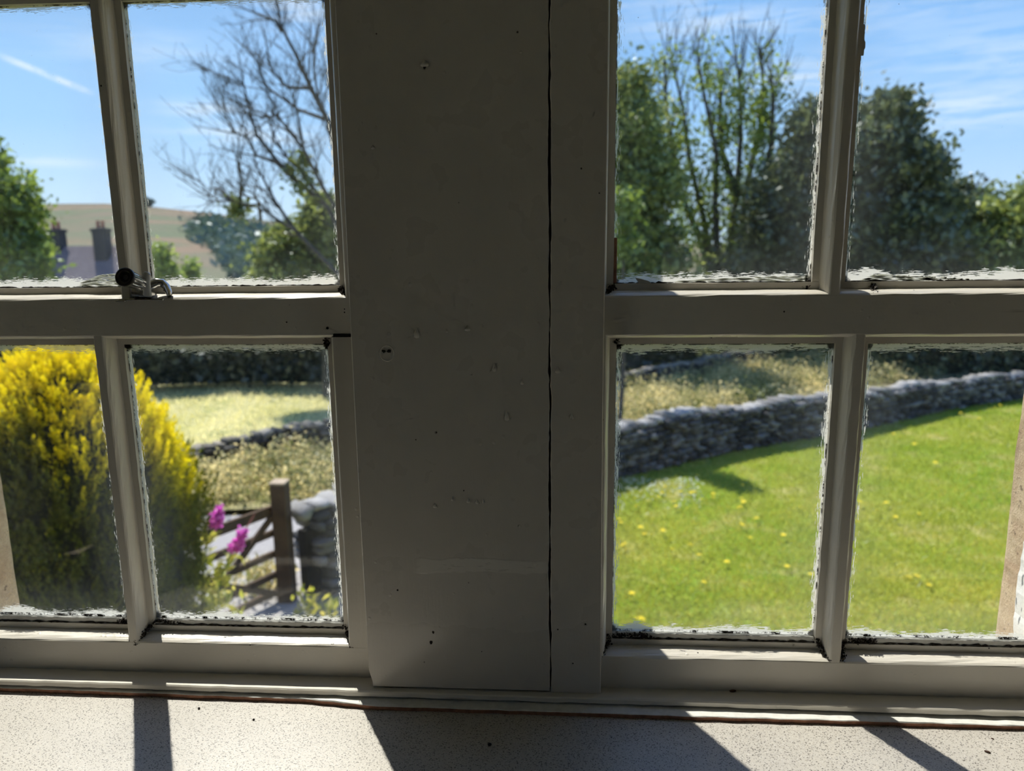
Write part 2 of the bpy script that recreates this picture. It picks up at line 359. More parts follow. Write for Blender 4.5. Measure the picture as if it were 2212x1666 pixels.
class MB:
    def __init__(s): s.V = []; s.F = []
    def add(s, V, F):
        b = len(s.V); s.V += [tuple(v) for v in V]; s.F += [tuple(i+b for i in f) for f in F]; return s
    def box(s, x0, x1, y0, y1, z0, z1, bev=0.0):
        if bev <= 0:
            V = [(x, y, z) for x in (x0, x1) for y in (y0, y1) for z in (z0, z1)]
            return s.add(V, [(0, 1, 3, 2), (4, 6, 7, 5), (0, 4, 5, 1), (2, 3, 7, 6), (0, 2, 6, 4), (1, 5, 7, 3)])
        b = bev; V = []
        import itertools
        idx = {}
        for i, x in enumerate((x0, x1)):
            for j, y in enumerate((y0, y1)):
                for k, z in enumerate((z0, z1)):
                    sx, sy, sz = (1, -1)[i], (1, -1)[j], (1, -1)[k]
                    for ax in range(3):
                        v = [x+sx*b, y+sy*b, z+sz*b]; v[ax] = (x, y, z)[ax]
                        idx[(i, j, k, ax)] = len(V); V.append(v)
        Fc = []
        g = lambda i, j, k, a: idx[(i, j, k, a)]
        for i in (0, 1): Fc.append([g(i, 0, 0, 0), g(i, 1, 0, 0), g(i, 1, 1, 0), g(i, 0, 1, 0)][::(1, -1)[i == 0]])
        for j in (0, 1): Fc.append([g(0, j, 0, 1), g(1, j, 0, 1), g(1, j, 1, 1), g(0, j, 1, 1)][::(1, -1)[j == 1]])
        for k in (0, 1): Fc.append([g(0, 0, k, 2), g(1, 0, k, 2), g(1, 1, k, 2), g(0, 1, k, 2)][::(1, -1)[k == 0]])
        for i in (0, 1):
            for j in (0, 1): Fc.append([g(i, j, 0, 0), g(i, j, 1, 0), g(i, j, 1, 1), g(i, j, 0, 1)][::(1, -1)[(i+j) % 2 == 0]])
            for k in (0, 1): Fc.append([g(i, 0, k, 0), g(i, 1, k, 0), g(i, 1, k, 2), g(i, 0, k, 2)][::(1, -1)[(i+k) % 2 == 1]])
        for j in (0, 1):
            for k in (0, 1): Fc.append([g(0, j, k, 1), g(1, j, k, 1), g(1, j, k, 2), g(0, j, k, 2)][::(1, -1)[(j+k) % 2 == 0]])
        for i, j, k in itertools.product((0, 1), repeat=3): Fc.append([g(i, j, k, 0), g(i, j, k, 1), g(i, j, k, 2)][::(1, -1)[(i+j+k) % 2 == 0]])
        return s.add(V, Fc)
    def beam(s, a, b, w, h, up=Vector((0, 0, 1))):
        a = Vector(a); b = Vector(b); d = (b-a).normalized(); x = d.cross(up).normalized()*w/2; y = x.cross(d).normalized()*h/2
        V = [p+sx*x+sy*y for p in (a, b) for sx, sy in ((-1, -1), (1, -1), (1, 1), (-1, 1))]
        return s.add(V, [(3, 2, 1, 0), (4, 5, 6, 7), (0, 1, 5, 4), (1, 2, 6, 5), (2, 3, 7, 6), (3, 0, 4, 7)])
    def tube(s, pts, radii, n=8, caps=True):
        pts = [Vector(p) for p in pts]; rings = []; b = len(s.V); V = []; ref = Vector((.13, .31, .94)).normalized()
        for i, p in enumerate(pts):
            d = (pts[min(i+1, len(pts)-1)]-pts[max(i-1, 0)]).normalized()
            x = d.cross(ref); x = x.normalized() if x.length > 1e-4 else Vector((1, 0, 0)); y = d.cross(x)
            r = radii[i] if hasattr(radii, '__len__') else radii
            V += [p+r*(math.cos(2*math.pi*k/n)*x+math.sin(2*math.pi*k/n)*y) for k in range(n)]
        Fc = [(i*n+k, i*n+(k+1) % n, (i+1)*n+(k+1) % n, (i+1)*n+k) for i in range(len(pts)-1) for k in range(n)]
        if caps: Fc += [tuple(range(n))[::-1], tuple((len(pts)-1)*n+k for k in range(n))]
        return s.add(V, Fc)
    def lathe(s, a, b, prof, n=32):
        """prof: list of (t along a->b in metres, radius)"""
        a = Vector(a); d = (Vector(b)-a).normalized(); x = d.cross(Vector((.1, .2, .97))).normalized(); y = d.cross(x)
        V = [a+d*tt+r*(math.cos(2*math.pi*k/n)*x+math.sin(2*math.pi*k/n)*y) for tt, r in prof for k in range(n)]
        Fc = [(i*n+k, i*n+(k+1) % n, (i+1)*n+(k+1) % n, (i+1)*n+k) for i in range(len(prof)-1) for k in range(n)]
        Fc += [tuple(range(n))[::-1], tuple((len(prof)-1)*n+k for k in range(n))]
        return s.add(V, Fc)
    def extrude(s, prof, axis, a0, a1, wob=0.0, rng=None, n=1):
        """closed profile swept along x (profile = (y,z)) or z (profile = (x,y)); wob = hand-painted unevenness"""
        k = len(prof); V = []
        for i in range(n+1):
            a = a0+(a1-a0)*i/n
            for j, (p, q) in enumerate(prof):
                w1, w2 = ((rng.uniform(-wob, wob), rng.uniform(-wob, wob)) if wob and 0 < i < n else (0, 0))
                V.append((a, p+w1, q+w2) if axis == 'x' else (p+w1, q+w2, a))
        Fc = [(i*k+j, i*k+(j+1) % k, (i+1)*k+(j+1) % k, (i+1)*k+j) for i in range(n) for j in range(k)]
        Fc += [tuple(range(k))[::-1], tuple(n*k+j for j in range(k))]
        return s.add(V, Fc)
    def build(s, name, mats, parent=None, smooth=False):
        me = poly_mesh(name, s.V, s.F)
        import bmesh
        bm = bmesh.new(); bm.from_mesh(me); bmesh.ops.recalc_face_normals(bm, faces=bm.faces); bm.to_mesh(me); bm.free()
        return obj(name, me, mats, parent, smooth)
Z = lambda z: CZ+z     # heights below are measured from the lens

# ------------------------------------------------------------------ the windows
MOULD = [(0, 0), (.0009, .0006), (.0018, .0022), (.0026, .0046), (.0033, .0078), (.0038, .0110), (.0040, .0140), (.0092, .0142), (.0092, .0185)]
def bar_profile(lo, hi, yf, mlo=True, mhi=True, back=.042):
    """section of a sash member: front face lo..hi, mouldings each side; returns [(w, y)]"""
    pts = []
    if mhi: pts += [(hi+u, yf+v) for u, v in MOULD] + [(hi+.0092, yf+.0225), (hi+.003, yf+back-.006), (hi+.003, yf+back)]
    else: pts += [(hi, yf), (hi, yf+back)]
    lower = []
    if mlo: lower += [(lo-u, yf+v) for u, v in MOULD] + [(lo-.0092, yf+.0225), (lo-.003, yf+back-.006), (lo-.003, yf+back)]
    else: lower += [(lo, yf), (lo, yf+back)]
    return pts + lower[::-1]
def rail(name, x0, x1, lo, hi, yf, mlo, mhi, parent, seed=0, **k):
    rng = random.Random(seed)
    pr = [(y, Z(w)) for w, y in bar_profile(lo, hi, yf, mlo, mhi, **k)]
    return MB().extrude(pr, 'x', x0, x1, .00022, rng, 24).build(name, M_paintx, parent)
def stile(name, z0, z1, lo, hi, yf, mlo, mhi, parent, seed=0, **k):
    rng = random.Random(seed)
    pr = [(w, y) for w, y in bar_profile(lo, hi, yf, mlo, mhi, **k)]
    return MB().extrude(pr, 'z', Z(z0), Z(z1), .00022, rng, 24).build(name, M_paintz, parent)
def pane(x0, x1, z0, z1, yg, kind, parent, label=None):
    e = .002; X0, X1, Z0, Z1 = x0-e, x1+e, Z(z0)-e, Z(z1)+e
    nx = 1; V = []; Fc = []
    V = [(X0, yg, Z0), (X1, yg, Z0), (X1, yg, Z1), (X0, yg, Z1), (X0, yg+.003, Z0), (X1, yg+.003, Z0), (X1, yg+.003, Z1), (X0, yg+.003, Z1)]
    me = poly_mesh('pane', V, [(0, 1, 2, 3), (7, 6, 5, 4)])
    for nm, f in (('d', lambda v: (v[0]-x0, v[2]-Z(z0))), ('e', lambda v: (x1-v[0], Z(z1)-v[2]))):
        uv = me.uv_layers.new(name=nm)
        for lp in me.loops: uv.data[lp.index].uv = f(V[lp.vertex_index])
    o = obj('pane', me, [PANE_M[kind], M_glass_out], parent)
    me.polygons[1].material_index = 1
    return o
def grime(parent, name, spots, yf, r=.0022, n=26, seed=1, mt=None):
    """crumbs of dirt packed in the joints: spots = [(x,z,dx,dz,y)] segments"""
    rng = random.Random(seed); mb = MB()
    for x, z, dx, dz, y0, y1 in spots:
        for i in range(n):
            f = rng.random(); s_ = r*rng.uniform(.15, .55)
            c = Vector((x+dx*f+rng.gauss(0, r*.35), y0+(y1-y0)*f+rng.gauss(0, r*.2), Z(z+dz*f)+rng.gauss(0, r*.35)))
            V = [c+Vector((rng.uniform(-1, 1), rng.uniform(-1, 1), rng.uniform(-1, 1))).normalized()*s_*rng.uniform(.6, 1.5) for _ in range(4)]
            mb.add(V, [(0, 1, 2), (0, 2, 3), (0, 3, 1), (1, 3, 2)])
    o = mb.build(name, mt or M_dark, parent); o['kind'] = 'stuff'; return o

def make_window(name, label, yf, xl, xr_low, xr_up, left_arris, right_arris, mid_low, mid_up, seed):
    """left_arris/right_arris: (upper, lower) inner arris of the outer stiles; mid: centre of the glazing bars"""
    root = empty(name); tag(root, label, 'window', kind='structure')
    hb = .0029; mo = .0092; yg = yf+.0185
    zt = .44
    rail('bottom_rail', xl, xr_low, -.3614, -.3346, yf, False, True, root, seed)
    rail('meeting_rail', xl, xr_low, -.0678, -.0397, yf, True, True, root, seed+1)
    rail('top_rail', xl, xr_low, zt, zt+.05, yf, True, False, root, seed+2)
    # stiles
    stile('stile', -.345, -.055, xl, left_arris[1], yf+.0001, False, True, root, seed+3)
    stile('stile', -.0500, zt+.02, xl, left_arris[0], yf+.0001, False, True, root, seed+4)
    stile('stile', -.3444, -.0698, right_arris[1], xr_low, yf+.0001, True, False, root, seed+5)
    stile('stile', -.0500, zt+.02, right_arris[0], xr_up, yf+.0001, True, False, root, seed+6)
    # glazing bars
    stile('glazing_bar', -.3350, -.0672, mid_low-hb, mid_low+hb, yf+.0003, True, True, root, seed+7, back=.034)
    stile('glazing_bar', -.0404, zt+.004, mid_up-hb, mid_up+hb, yf+.0003, True, True, root, seed+8, back=.034)
    rail('glazing_bar', left_arris[0]-.004, right_arris[0]+.004, .1946-hb, .1946+hb, yf+.0006, True, True, root, seed+9, back=.034)
    g = mo
    rows = [(-.3192, -.0775, 'low', mid_low, 1), (-.0306, .1946-hb-mo, 'up', mid_up, 0), (.1946+hb+mo, zt-mo, 'up', mid_up, 0)]
    for z0, z1, kd, mid, ix in rows:
        pane(left_arris[ix]+g, mid-hb-mo, z0, z1, yg, kd, root); pane(mid+hb+mo, right_arris[ix]-g, z0, z1, yg, kd, root)
    # putty line below the panes: a thin uneven bead
    rng = random.Random(seed+50)
    for z0, mid, ix in ((-.3250, mid_low, 1), (-.0306, mid_up, 0)):
        for a, b in ((left_arris[ix]+g, mid-hb-mo), (mid+hb+mo, right_arris[ix]-g)):
            n = 60; mb = MB(); pts = [(a+(b-a)*i/n, yg-.0012+rng.uniform(-.0004, .0004), Z(z0)+rng.uniform(-.0003, .0006)) for i in range(n+1)]
            if ix == 1:
                mb2 = MB(); mb2.box(a, b, yg-.0030, yg+.004, Z(-.3262), Z(-.3204), .0006)
                tag(mb2.build('putty_bead', M_whitechip, root), 'white painted putty bead')
                pts = [(p[0], yg-.0034, Z(-.3246)+rng.uniform(-.0006, .0004)) for p in pts]
            mb.tube(pts, [max(.0001, rng.gauss(.0005, .00035)) for _ in pts], 5)
            tag(mb.build('putty_crack', M_dark, root), 'dark crack in the putty')
    return root, yg

WL, YGL = make_window('window_1', 'left white-painted sash window with small panes and a black-knobbed catch', .0148,
    -.585, -.150, -.150, (-.548, -.552), (-.1640, -.1768), -.3676, -.3407, 11)
WR, YGR = make_window('window_2', 'right white-painted sash window looking over the green lawn', .0092,
    .012, .440, .440, (.0315, .0345), (.405, .410), .2215, .2007, 77)
for root, yf, yg, spots in ((WL, .0148, YGL, [(-.1860, -.3215, .011, -.012, YGL-.002, .015), (-.3545, -.3215, -.011, -.013, YGL-.002, .015), (-.354, -.322, .022, -.0015, YGL-.003, YGL-.003), (-.1745, -.0315, .010, -.007, YGL-.002, .018), (-.3540, -.0790, .0, .004, YGL-.002, YGL-.002), (-.1880, -.079, .004, .006, YGL-.002, .022), (-.379, -.322, -.010, -.002, YGL-.003, YGL-.003)]),
                        (WR, .0092, YGR, [(.0440, -.3215, -.010, -.012, YGR-.002, .010), (.046, -.3215, .03, -.001, YGR-.004, YGR-.004), (.2100, -.3215, .008, -.012, YGR-.002, .0105), (.2330, -.3215, -.006, -.013, YGR-.002, .0105), (.0415, -.0315, -.007, -.007, YGR-.002, .012), (.234, -.0320, -.004, -.008, YGR-.002, .012), (.191, -.032, -.008, -.004, YGR-.002, YGR-.004), (.237, -.322, .02, -.001, YGR-.004, YGR-.004), (.046, -.0785, -.003, .004, YGR-.002, YGR-.004)])):
    grime(root, 'corner_dirt', spots, yf, n=150, r=.0030, seed=5)
# missing filler: black crack beside the lower right corner of the left catch rail
mb = MB(); mb.box(-.1765, -.1600, .0142, .0160, Z(-.0693), Z(-.0670), .0004)
tag(mb.build('open_joint', M_seam, WL), 'black open joint under the middle rail')
for q, rr_ in (((707, 709), .0011), ((744, 675), .0006), ((744, 668), .0005)):
    c = P(*q, .5647); mb = MB().lathe(c, c+Vector((0, .001, 0)), [(0, rr_*.9), (.0003, rr_)], 14); tag(mb.build('nail_hole', M_seam, WL), 'small black nail hole')
# bare wood where paint came away, upper left of right window
mb = MB(); mb.box(.0395, .0432, YGR-.0040, YGR-.0003, Z(-.030), Z(.004), .0005); tag(mb.build('bare_putty', M_wood, WR), 'bare brown wood where the paint has gone')
# loose flake of white paint on the lower rail of the upper right pane
mb = MB(); a = P(1372, 600, .575); b = P(1383, 617, .575); c = P(1410, 615, .575); d = P(1403, 608, .575); e = P(1387, 603, .575)
th = Vector((0, .0006, 0)); V = [a, b, c, d, e] + [v+th for v in (a, b, c, d, e)]
mb.add(V, [(0, 1, 2, 3, 4), (9, 8, 7, 6, 5)] + [(i, (i+1) % 5, (i+1) % 5+5, i+5) for i in range(5)]); tag(mb.build('paint_flake', M_whitechip, WR), 'curled flake of cream paint')
# hanging shred of paint beside the glazing bar, upper right pane
mb = MB(); rng = random.Random(4); n = 22; V = []
for i in range(n+1):
    f = i/n; w = (.0006 if f < .25 else .0019)*(1-.6*max(0, f-.8)/.2)*rng.uniform(.7, 1.15)
    c = P(1857+6*min(1, f*3.5), 30+90*f, YGR+.55-.0006); V += [c+Vector((-w, 0, 0)), c+Vector((w, 0, 0)), c+Vector((w, .0005, 0)), c+Vector((-w, .0005, 0))]
Fc = [(i*4+k, i*4+(k+1) % 4, i*4+4+(k+1) % 4, i*4+4+k) for i in range(n) for k in range(4)]
mb.add(V, Fc); tag(mb.build('paint_shred', M_whitechip, WR), 'hanging shred of old paint on the glass')

M_smear, t_ = mat('thin_brushed_paint'); d_ = t_.new('ShaderNodeBsdfDiffuse'); d_.inputs[0].default_value = (.74, .73, .66, 1)
tl_ = t_.new('ShaderNodeBsdfTranslucent'); tl_.inputs[0].default_value = (.85, .86, .78, 1); t_.link(t_.mixs(.6, d_.outputs[0], tl_.outputs[0]), t_.out.inputs[0])
def smear(rows, yg, parent, seed, label):
    # brushed streaks of paint dried on the glass: rows of (pixel height, from, to)
    rng = random.Random(seed); mb = MB()
    for y, xa, xb in rows:
        x = xa+rng.uniform(0, 8)
        while x < xb:
            L = rng.uniform(14, 60); x2 = min(xb, x+L); dy = rng.uniform(-.6, .6); h_ = rng.uniform(.7, 1.7)
            a = P(x, y+dy, yg+.55-.0004); b = P(x2, y+dy+rng.uniform(-.8, .3), yg+.55-.0004); h_ *= .00036; m_ = (a+b)/2
            V = [(a.x, yg-.0004, a.z), (m_.x, yg-.0004, m_.z+h_), (b.x, yg-.0004, b.z), (m_.x, yg-.0004, m_.z-h_)]; V += [(v[0], yg-.0001, v[2]) for v in V]
            mb.add(V, [(0, 1, 2, 3), (7, 6, 5, 4)]+[(i, (i+1) % 4, (i+1) % 4+4, i+4) for i in range(4)]); x = x2-rng.uniform(-3, 8)
    o = mb.build('paint_smear', M_smear, parent); tag(o, label); o['kind'] = 'stuff'
smear([(626-1.5*i, 165+.085*max(0, 1.5*i-8)**2+(8 if i < 5 else 0), 300) for i in range(23)], YGL, WL, 2, 'white brushed paint smear on the glass beside the catch')
smear([(612-1.4*i, 1440+2.2*i*i, 1752-4*(i % 3)) for i in range(12)], YGR, WR, 3, 'white brushed paint smear along the foot of the upper pane')
smear([(608-1.3*i, 1845+3*i, 2110-1.8*i*i) for i in range(12)], YGR, WR, 4, 'white brushed paint smear along the foot of the right upper pane')
# the catch on the middle rail
lt = empty('window_catch', (0, 0, 0)); lt.parent = WL; tag(lt, 'chrome window catch with a round black-ended knob')
def lp(mb, name, mt, label=None, smooth=True):
    o = mb.build(name, mt, lt, False)
    if smooth:
        me = o.data; me.polygons.foreach_set('use_smooth', np.ones(len(me.polygons), bool)); 
        md = o.modifiers.new('edges', 'EDGE_SPLIT'); md.split_angle = R(35)
    if label: tag(o, label)
    return o
ka = P(268, 598, .533); kb = P(303, 613, .556); kd = (kb-ka).normalized(); Lk = (kb-ka).length
lp(MB().lathe(ka, kb, [(.0022, .0024), (.0022, .0040), (.0006, .0043), (0, .0050), (0, .0064), (.0006, .0071), (.0024, .0072), (.0030, .0066)], 40), 'knob_end', M_black, 'matt black hollow end of the knob')
mb = MB(); n = 36; prof = [(.003, 1), (Lk*.7, .93), (Lk*.95, .84), (Lk, .6)]
x_ = kd.cross(Vector((.1, .2, .97))).normalized(); y_ = kd.cross(x_); V = []
for tt, s_ in prof:
    for k in range(n*2): 
        r_ = (.0066 if k % 4 < 2 else .0060)*s_; an = math.pi*k/n; V.append(ka+kd*tt+r_*(math.cos(an)*x_+math.sin(an)*y_))
N2 = n*2; mb.add(V, [(i*N2+k, i*N2+(k+1) % N2, (i+1)*N2+(k+1) % N2, (i+1)*N2+k) for i in range(3) for k in range(N2)] + [tuple(range(N2)), tuple(3*N2+k for k in range(N2))])
lp(mb, 'knob_barrel', M_chrome, 'fluted chrome barrel of the knob')
lp(MB().lathe(ka+kd*.0018, ka+kd*.003, [(0, .0012), (.0002, .0018), (.0006, .0019)], 20), 'key_socket', flat('dull_steel', (.12, .11, .10), .4, .6), 'small keyhole boss inside the knob')
zr = Z(-.0382)
mb = MB(); mb.box(-.3465, -.3095, .0130, .0245, zr-.0022, zr-.0004, .0006); mb.box(-.3480, -.3400, .0120, .0180, zr-.0028, zr-.0014, .0004); lp(mb, 'base_plate', M_chrome, None, False)
mb = MB(); V = []
pa = P(316, 588, .558); pb = P(321, 637, .562)
mb.tube([pa+Vector((0, 0, .0003)), pa.lerp(pb, .08), pa.lerp(pb, .5), pb], [.0012, .0034, .0028, .0036], 14); 
for i, v in enumerate(mb.V): mb.V[i] = (v[0], pa.y+(v[1]-pa.y)*.55, v[2])
lp(mb, 'lever', flat('painted_chrome', (.70, .70, .70), .25, .15), 'upright lever spattered with white paint')
lp(MB().tube([P(300, 618, .562), P(320, 618, .566), P(338, 610, .570), P(350, 611, .572), P(360, 620, .572), P(366, 634, .568), P(366, 640, .566)], [.0040, .0036, .0034, .0032, .0030, .0026, .0018], 16), 'hook', M_chrome, 'curved chrome hook')
lp(MB().tube([P(290, 632, .566), P(330, 636, .566)], [.0040, .0034], 12), 'pivot_block', M_chrome)
mb = MB(); q = [P(366, 641, .566), P(396, 629, .578), P(386, 640, .566)]
mb.box(-.3055, -.2905, .0195, .0285, zr-.0030, zr-.0012, .0005); lp(mb, 'keep_plate', flat('white_painted_metal', (.66, .66, .63), .35), 'small white-painted keep plate with a screw', False)
c = Vector((-.2965, .0235, zr-.0012)); lp(MB().lathe(c, c+Vector((0, 0, .001)), [(0, .0028), (.0005, .0027), (.0008, .0020)], 20), 'screw', M_chrome)
mb = MB(); mb.box(c.x-.0016, c.x+.0016, c.y-.0003, c.y+.0003, c.z+.0005, c.z+.0011); mb.box(c.x-.0003, c.x+.0003, c.y-.0016, c.y+.0016, c.z+.0005, c.z+.0011); lp(mb, 'screw_slot', M_black, None, False)

# ------------------------------------------------------------------ boards between the windows
def board(name, xl, xr, z0, z1, edge_left, edge_right, seed, label):
    rng = random.Random(seed); n = 260; V = []; dx_l = dx_r = 0
    for i in range(n+1):
        z = z0+(z1-z0)*i/n
        dx_l = dx_l*.8+rng.gauss(0, .00022) if edge_left else 0; dx_r = dx_r*.8+rng.gauss(0, .00022) if edge_right else 0
        a, b = xl(z)+dx_l, xr(z)+dx_r; e = .0007
        V += [(a, .0142, Z(z)), (a, e, Z(z)), (a+e, 0, Z(z)), (a+.004, -.0000, Z(z)), (b-.004, -.0000, Z(z)), (b-e, 0, Z(z)), (b, e, Z(z)), (b, .0142, Z(z))]
    k = 8; Fc = [(i*k+j, i*k+(j+1) % k, (i+1)*k+(j+1) % k, (i+1)*k+j) for i in range(n) for j in range(k)] + [tuple(range(k))[::-1], tuple(n*k+j for j in range(k))]
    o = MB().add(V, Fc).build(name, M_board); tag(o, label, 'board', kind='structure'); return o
def xl1(z): return -.1580 + (.0026*min(1, max(0, (-.345-z)/.012)) if z < -.345 else 0) + .0006*math.sin(z*9)
T1 = board('trim_1', xl1, lambda z: -.0081, -.3600, .48, False, True, 3, 'wide grey-white painted board between the two windows')
T2 = board('trim_2', lambda z: -.0070, lambda z: .0331+.0004*math.sin(z*14), -.3612, .48, True, False, 4, 'narrow painted board right of the long crack')
mb = MB().box(-.0085, -.0066, .006, .014, Z(-.36), Z(.48)); tag(mb.build('crack_filling', M_seam, T1), 'near-black strip deep in the crack')  # near-black strip closing the gap between the two boards
def drip(q, L=.004, r=.0014, seed=0):
    c = P(*q, .55); mb = MB(); n = 14; V = []; rows = 6
    prof = [(-1.0, .0, 0), (-.8, .9, .25), (-.3, 1.0, .55), (.2, .65, .45), (.7, .30, .25), (1.25, .05, .0)]
    for tt, w, h in prof:
        for k in range(n):
            an = math.pi*k/(n-1); V.append((c.x+math.cos(an)*w*r, .0001-math.sin(an)*h*r*1.3-.0002*(w > 0), c.z+tt*L*.5))
    mb.add(V, [(i*n+k, i*n+k+1, (i+1)*n+k+1, (i+1)*n+k) for i in range(rows-1) for k in range(n-1)])
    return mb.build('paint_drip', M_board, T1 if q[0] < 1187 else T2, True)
for q, L, r in (((900, 720), .008, .0022), ((1010, 710), .004, .0022), ((1095, 900), .007, .0018), ((1068, 795), .006, .0016), ((1128, 825), .005, .0014), ((940, 1093), .004, .0017), ((978, 1078), .004, .0017),
                ((1012, 1082), .004, .0016), ((1030, 1085), .004, .0015), ((1044, 1083), .004, .0012), ((917, 138), .004, .0030), ((805, 318), .003, .0014), ((1235, 900), .005, .0014), ((1205, 800), .005, .0020), ((1125, 112), .002, .001), ((965, 715), .003, .001)):
    drip(q, L, r)
def screw_head(q, r, parent):
    c = P(*q, .55); c.y = 0; mb = MB(); n = 28; V = []
    for rr_, yy in ((r*1.15, .0), (r*1.05, -.00035), (r*.95, -.0001), (r*.85, .0)):
        V += [(c.x+rr_*math.cos(2*math.pi*k/n), yy-.00005, c.z+rr_*1.1*math.sin(2*math.pi*k/n)) for k in range(n)]
    mb.add(V, [(i*n+k, i*n+(k+1) % n, (i+1)*n+(k+1) % n, (i+1)*n+k) for i in range(3) for k in range(n)]); mb.add(V[3*n:], [tuple(range(n))])
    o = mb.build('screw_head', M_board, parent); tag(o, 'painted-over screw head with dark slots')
    mb = MB(); rng = random.Random(8)
    for sx in (-.45, .35):
        n = 12; mb.add([(c.x+sx*r+r*.42*rng.uniform(.6, 1.1)*math.cos(2*math.pi*k/n), -.00045, c.z+r*.3+r*.30*rng.uniform(.5, 1.1)*math.sin(2*math.pi*k/n)) for k in range(n)], [tuple(range(n))])
    s_ = mb.build('screw_slot', M_seam, o)
screw_head((836, 763), .0052, T1)
def knot(q, r, parent):
    c = P(*q, .55); rng = random.Random(int(q[0])); n = 16; mb = MB()
    V = [(c.x, .0, c.z)] + [(c.x+r*rng.uniform(.7, 1.2)*math.cos(2*math.pi*k/n), -.00015, c.z+r*1.3*rng.uniform(.7, 1.2)*math.sin(2*math.pi*k/n)) for k in range(n)]
    mb.add(V, [(0, 1+k, 1+(k+1) % n) for k in range(n)]); o = mb.build('nail_hole', M_dark, parent); tag(o, 'small dark hole in the paint')
for q, r in (((931, 1388), .0013), ((859, 1275), .0007), ((936, 1366), .0010), ((917, 146), .0010), ((1205, 1360), .0006), ((1002, 1060), .0005)): knot(q, r, T1 if q[0] < 1187 else T2)

# ------------------------------------------------------------------ ledge, batten, sill, walls
rng = random.Random(21); n = 120; V = []
for i in range(n+1):
    x = -.64+1.16*i/n; yf = -.0045-.004*(x+.4)/.8+rng.uniform(-.0004, .0004)
    V += [(x, .062, Z(-.3617)), (x, yf+.001, Z(-.3614)), (x, yf, Z(-.3624)), (x, yf+rng.uniform(-.0003, .0003), Z(-.3658)), (x, yf+.0020, Z(-.3668)+rng.uniform(-.0007, .0005)), (x, .062, Z(-.3700))]
k = 6; mb = MB().add(V, [(i*k+j, i*k+(j+1) % k, (i+1)*k+(j+1) % k, (i+1)*k+j) for i in range(n) for j in range(k)] + [tuple(range(k))[::-1], tuple(n*k+j for j in range(k))])
tag(mb.build('trim_3', M_paintx), 'chipped white ledge under both windows', 'ledge', kind='structure')
V = []
for i in range(n+1):
    x = -.64+1.16*i/n; yf = float(np.interp(x, [-.45, -.21, -.15, .1], [-.0050, -.0085, -.0150, -.0165]))+rng.uniform(-.0005, .0005)
    V += [(x, .06, Z(-.3672)), (x, yf, Z(-.3674)+rng.uniform(-.0003, .0003)), (x, yf-.0006, Z(-.3680)), (x, yf, Z(-.3718)), (x, .06, Z(-.3718))]
k = 5; mb = MB().add(V, [(i*k+j, i*k+(j+1) % k, (i+1)*k+(j+1) % k, (i+1)*k+j) for i in range(n) for j in range(k)] + [tuple(range(k))[::-1], tuple(n*k+j for j in range(k))])
o = mb.build('trim_4', [M_wood, M_whitechip]); tag(o, 'thin reddish bare-wood strip between ledge and sill', 'trim', kind='structure')
for p in o.data.polygons:
    if p.normal.z > .6 or p.center.z > Z(-.3676): p.material_index = 1
mb = MB(); pr = [(.05, Z(-.3714)), (-.205, Z(-.3714)), (-.212, Z(-.3732)), (-.2155, Z(-.3772)), (-.2155, Z(-.400)), (-.2120, Z(-.403)), (.05, Z(-.403))]
mb.extrude(pr, 'x', -.70, .58); tag(mb.build('window_sill', M_sill), 'off-white speckled inside window sill in patches of sun', 'window sill', kind='structure')

def struct(name, boxes, mt, label, cat):
    mb = MB()
    for b in boxes: mb.box(*b)
    return tag(mb.build(name, mt), label, cat, kind='structure')
RZ = 2.2
# posts, stone mullion, jambs
struct('trim_5', [(-.150, .022, .0145, .062, Z(-.361), Z(.50))], M_paintz, 'painted post behind the boards between the windows', 'post')
def stone_block(name, x0, x1, y0, y1, z0, z1, seed, label):
    rng = random.Random(seed); nz = 160; mb = MB(); V = []; ny = 8
    sec = [(x0, y0), (x0, y1-.012)] + [(x0+.012*(1-math.cos(a)), y1-.012+.012*math.sin(a)) for a in (.5, 1.0, 1.57)] + [(x1-.012*(1-math.cos(a)), y1-.012+.012*math.sin(a)) for a in (1.57, 1.0, .5)] + [(x1, y1-.012), (x1, y0)]
    k = len(sec); off = [0]*k
    for i in range(nz+1):
        z = z0+(z1-z0)*i/nz
        for j, (x, y) in enumerate(sec):
            off[j] = off[j]*.8+rng.gauss(0, .00045); V.append((x+off[j]*(1 if j < k/2 else -1), y+(off[j]*.7 if 0 < j < k-1 else 0), z))
    mb.add(V, [(i*k+j, i*k+(j+1) % k, (i+1)*k+(j+1) % k, (i+1)*k+j) for i in range(nz) for j in range(k)] + [tuple(range(k))[::-1], tuple(nz*k+j for j in range(k))])
    return tag(mb.build(name, M_reveal, None, False), label, 'stonework', kind='structure')
stone_block('trim_6', -.140, .000, .064, .170, Z(-.50), Z(.52), 1, 'sandstone mullion outside behind the boards')
stone_block('wall_left_reveal', -.85, -.589, .100, .172, Z(-.62), Z(.60), 2, 'rough sandstone reveal outside the left window')
stone_block('wall_right_reveal', .4365, .72, .100, .172, Z(-.62), Z(.60), 3, 'rough sandstone reveal outside the right window')
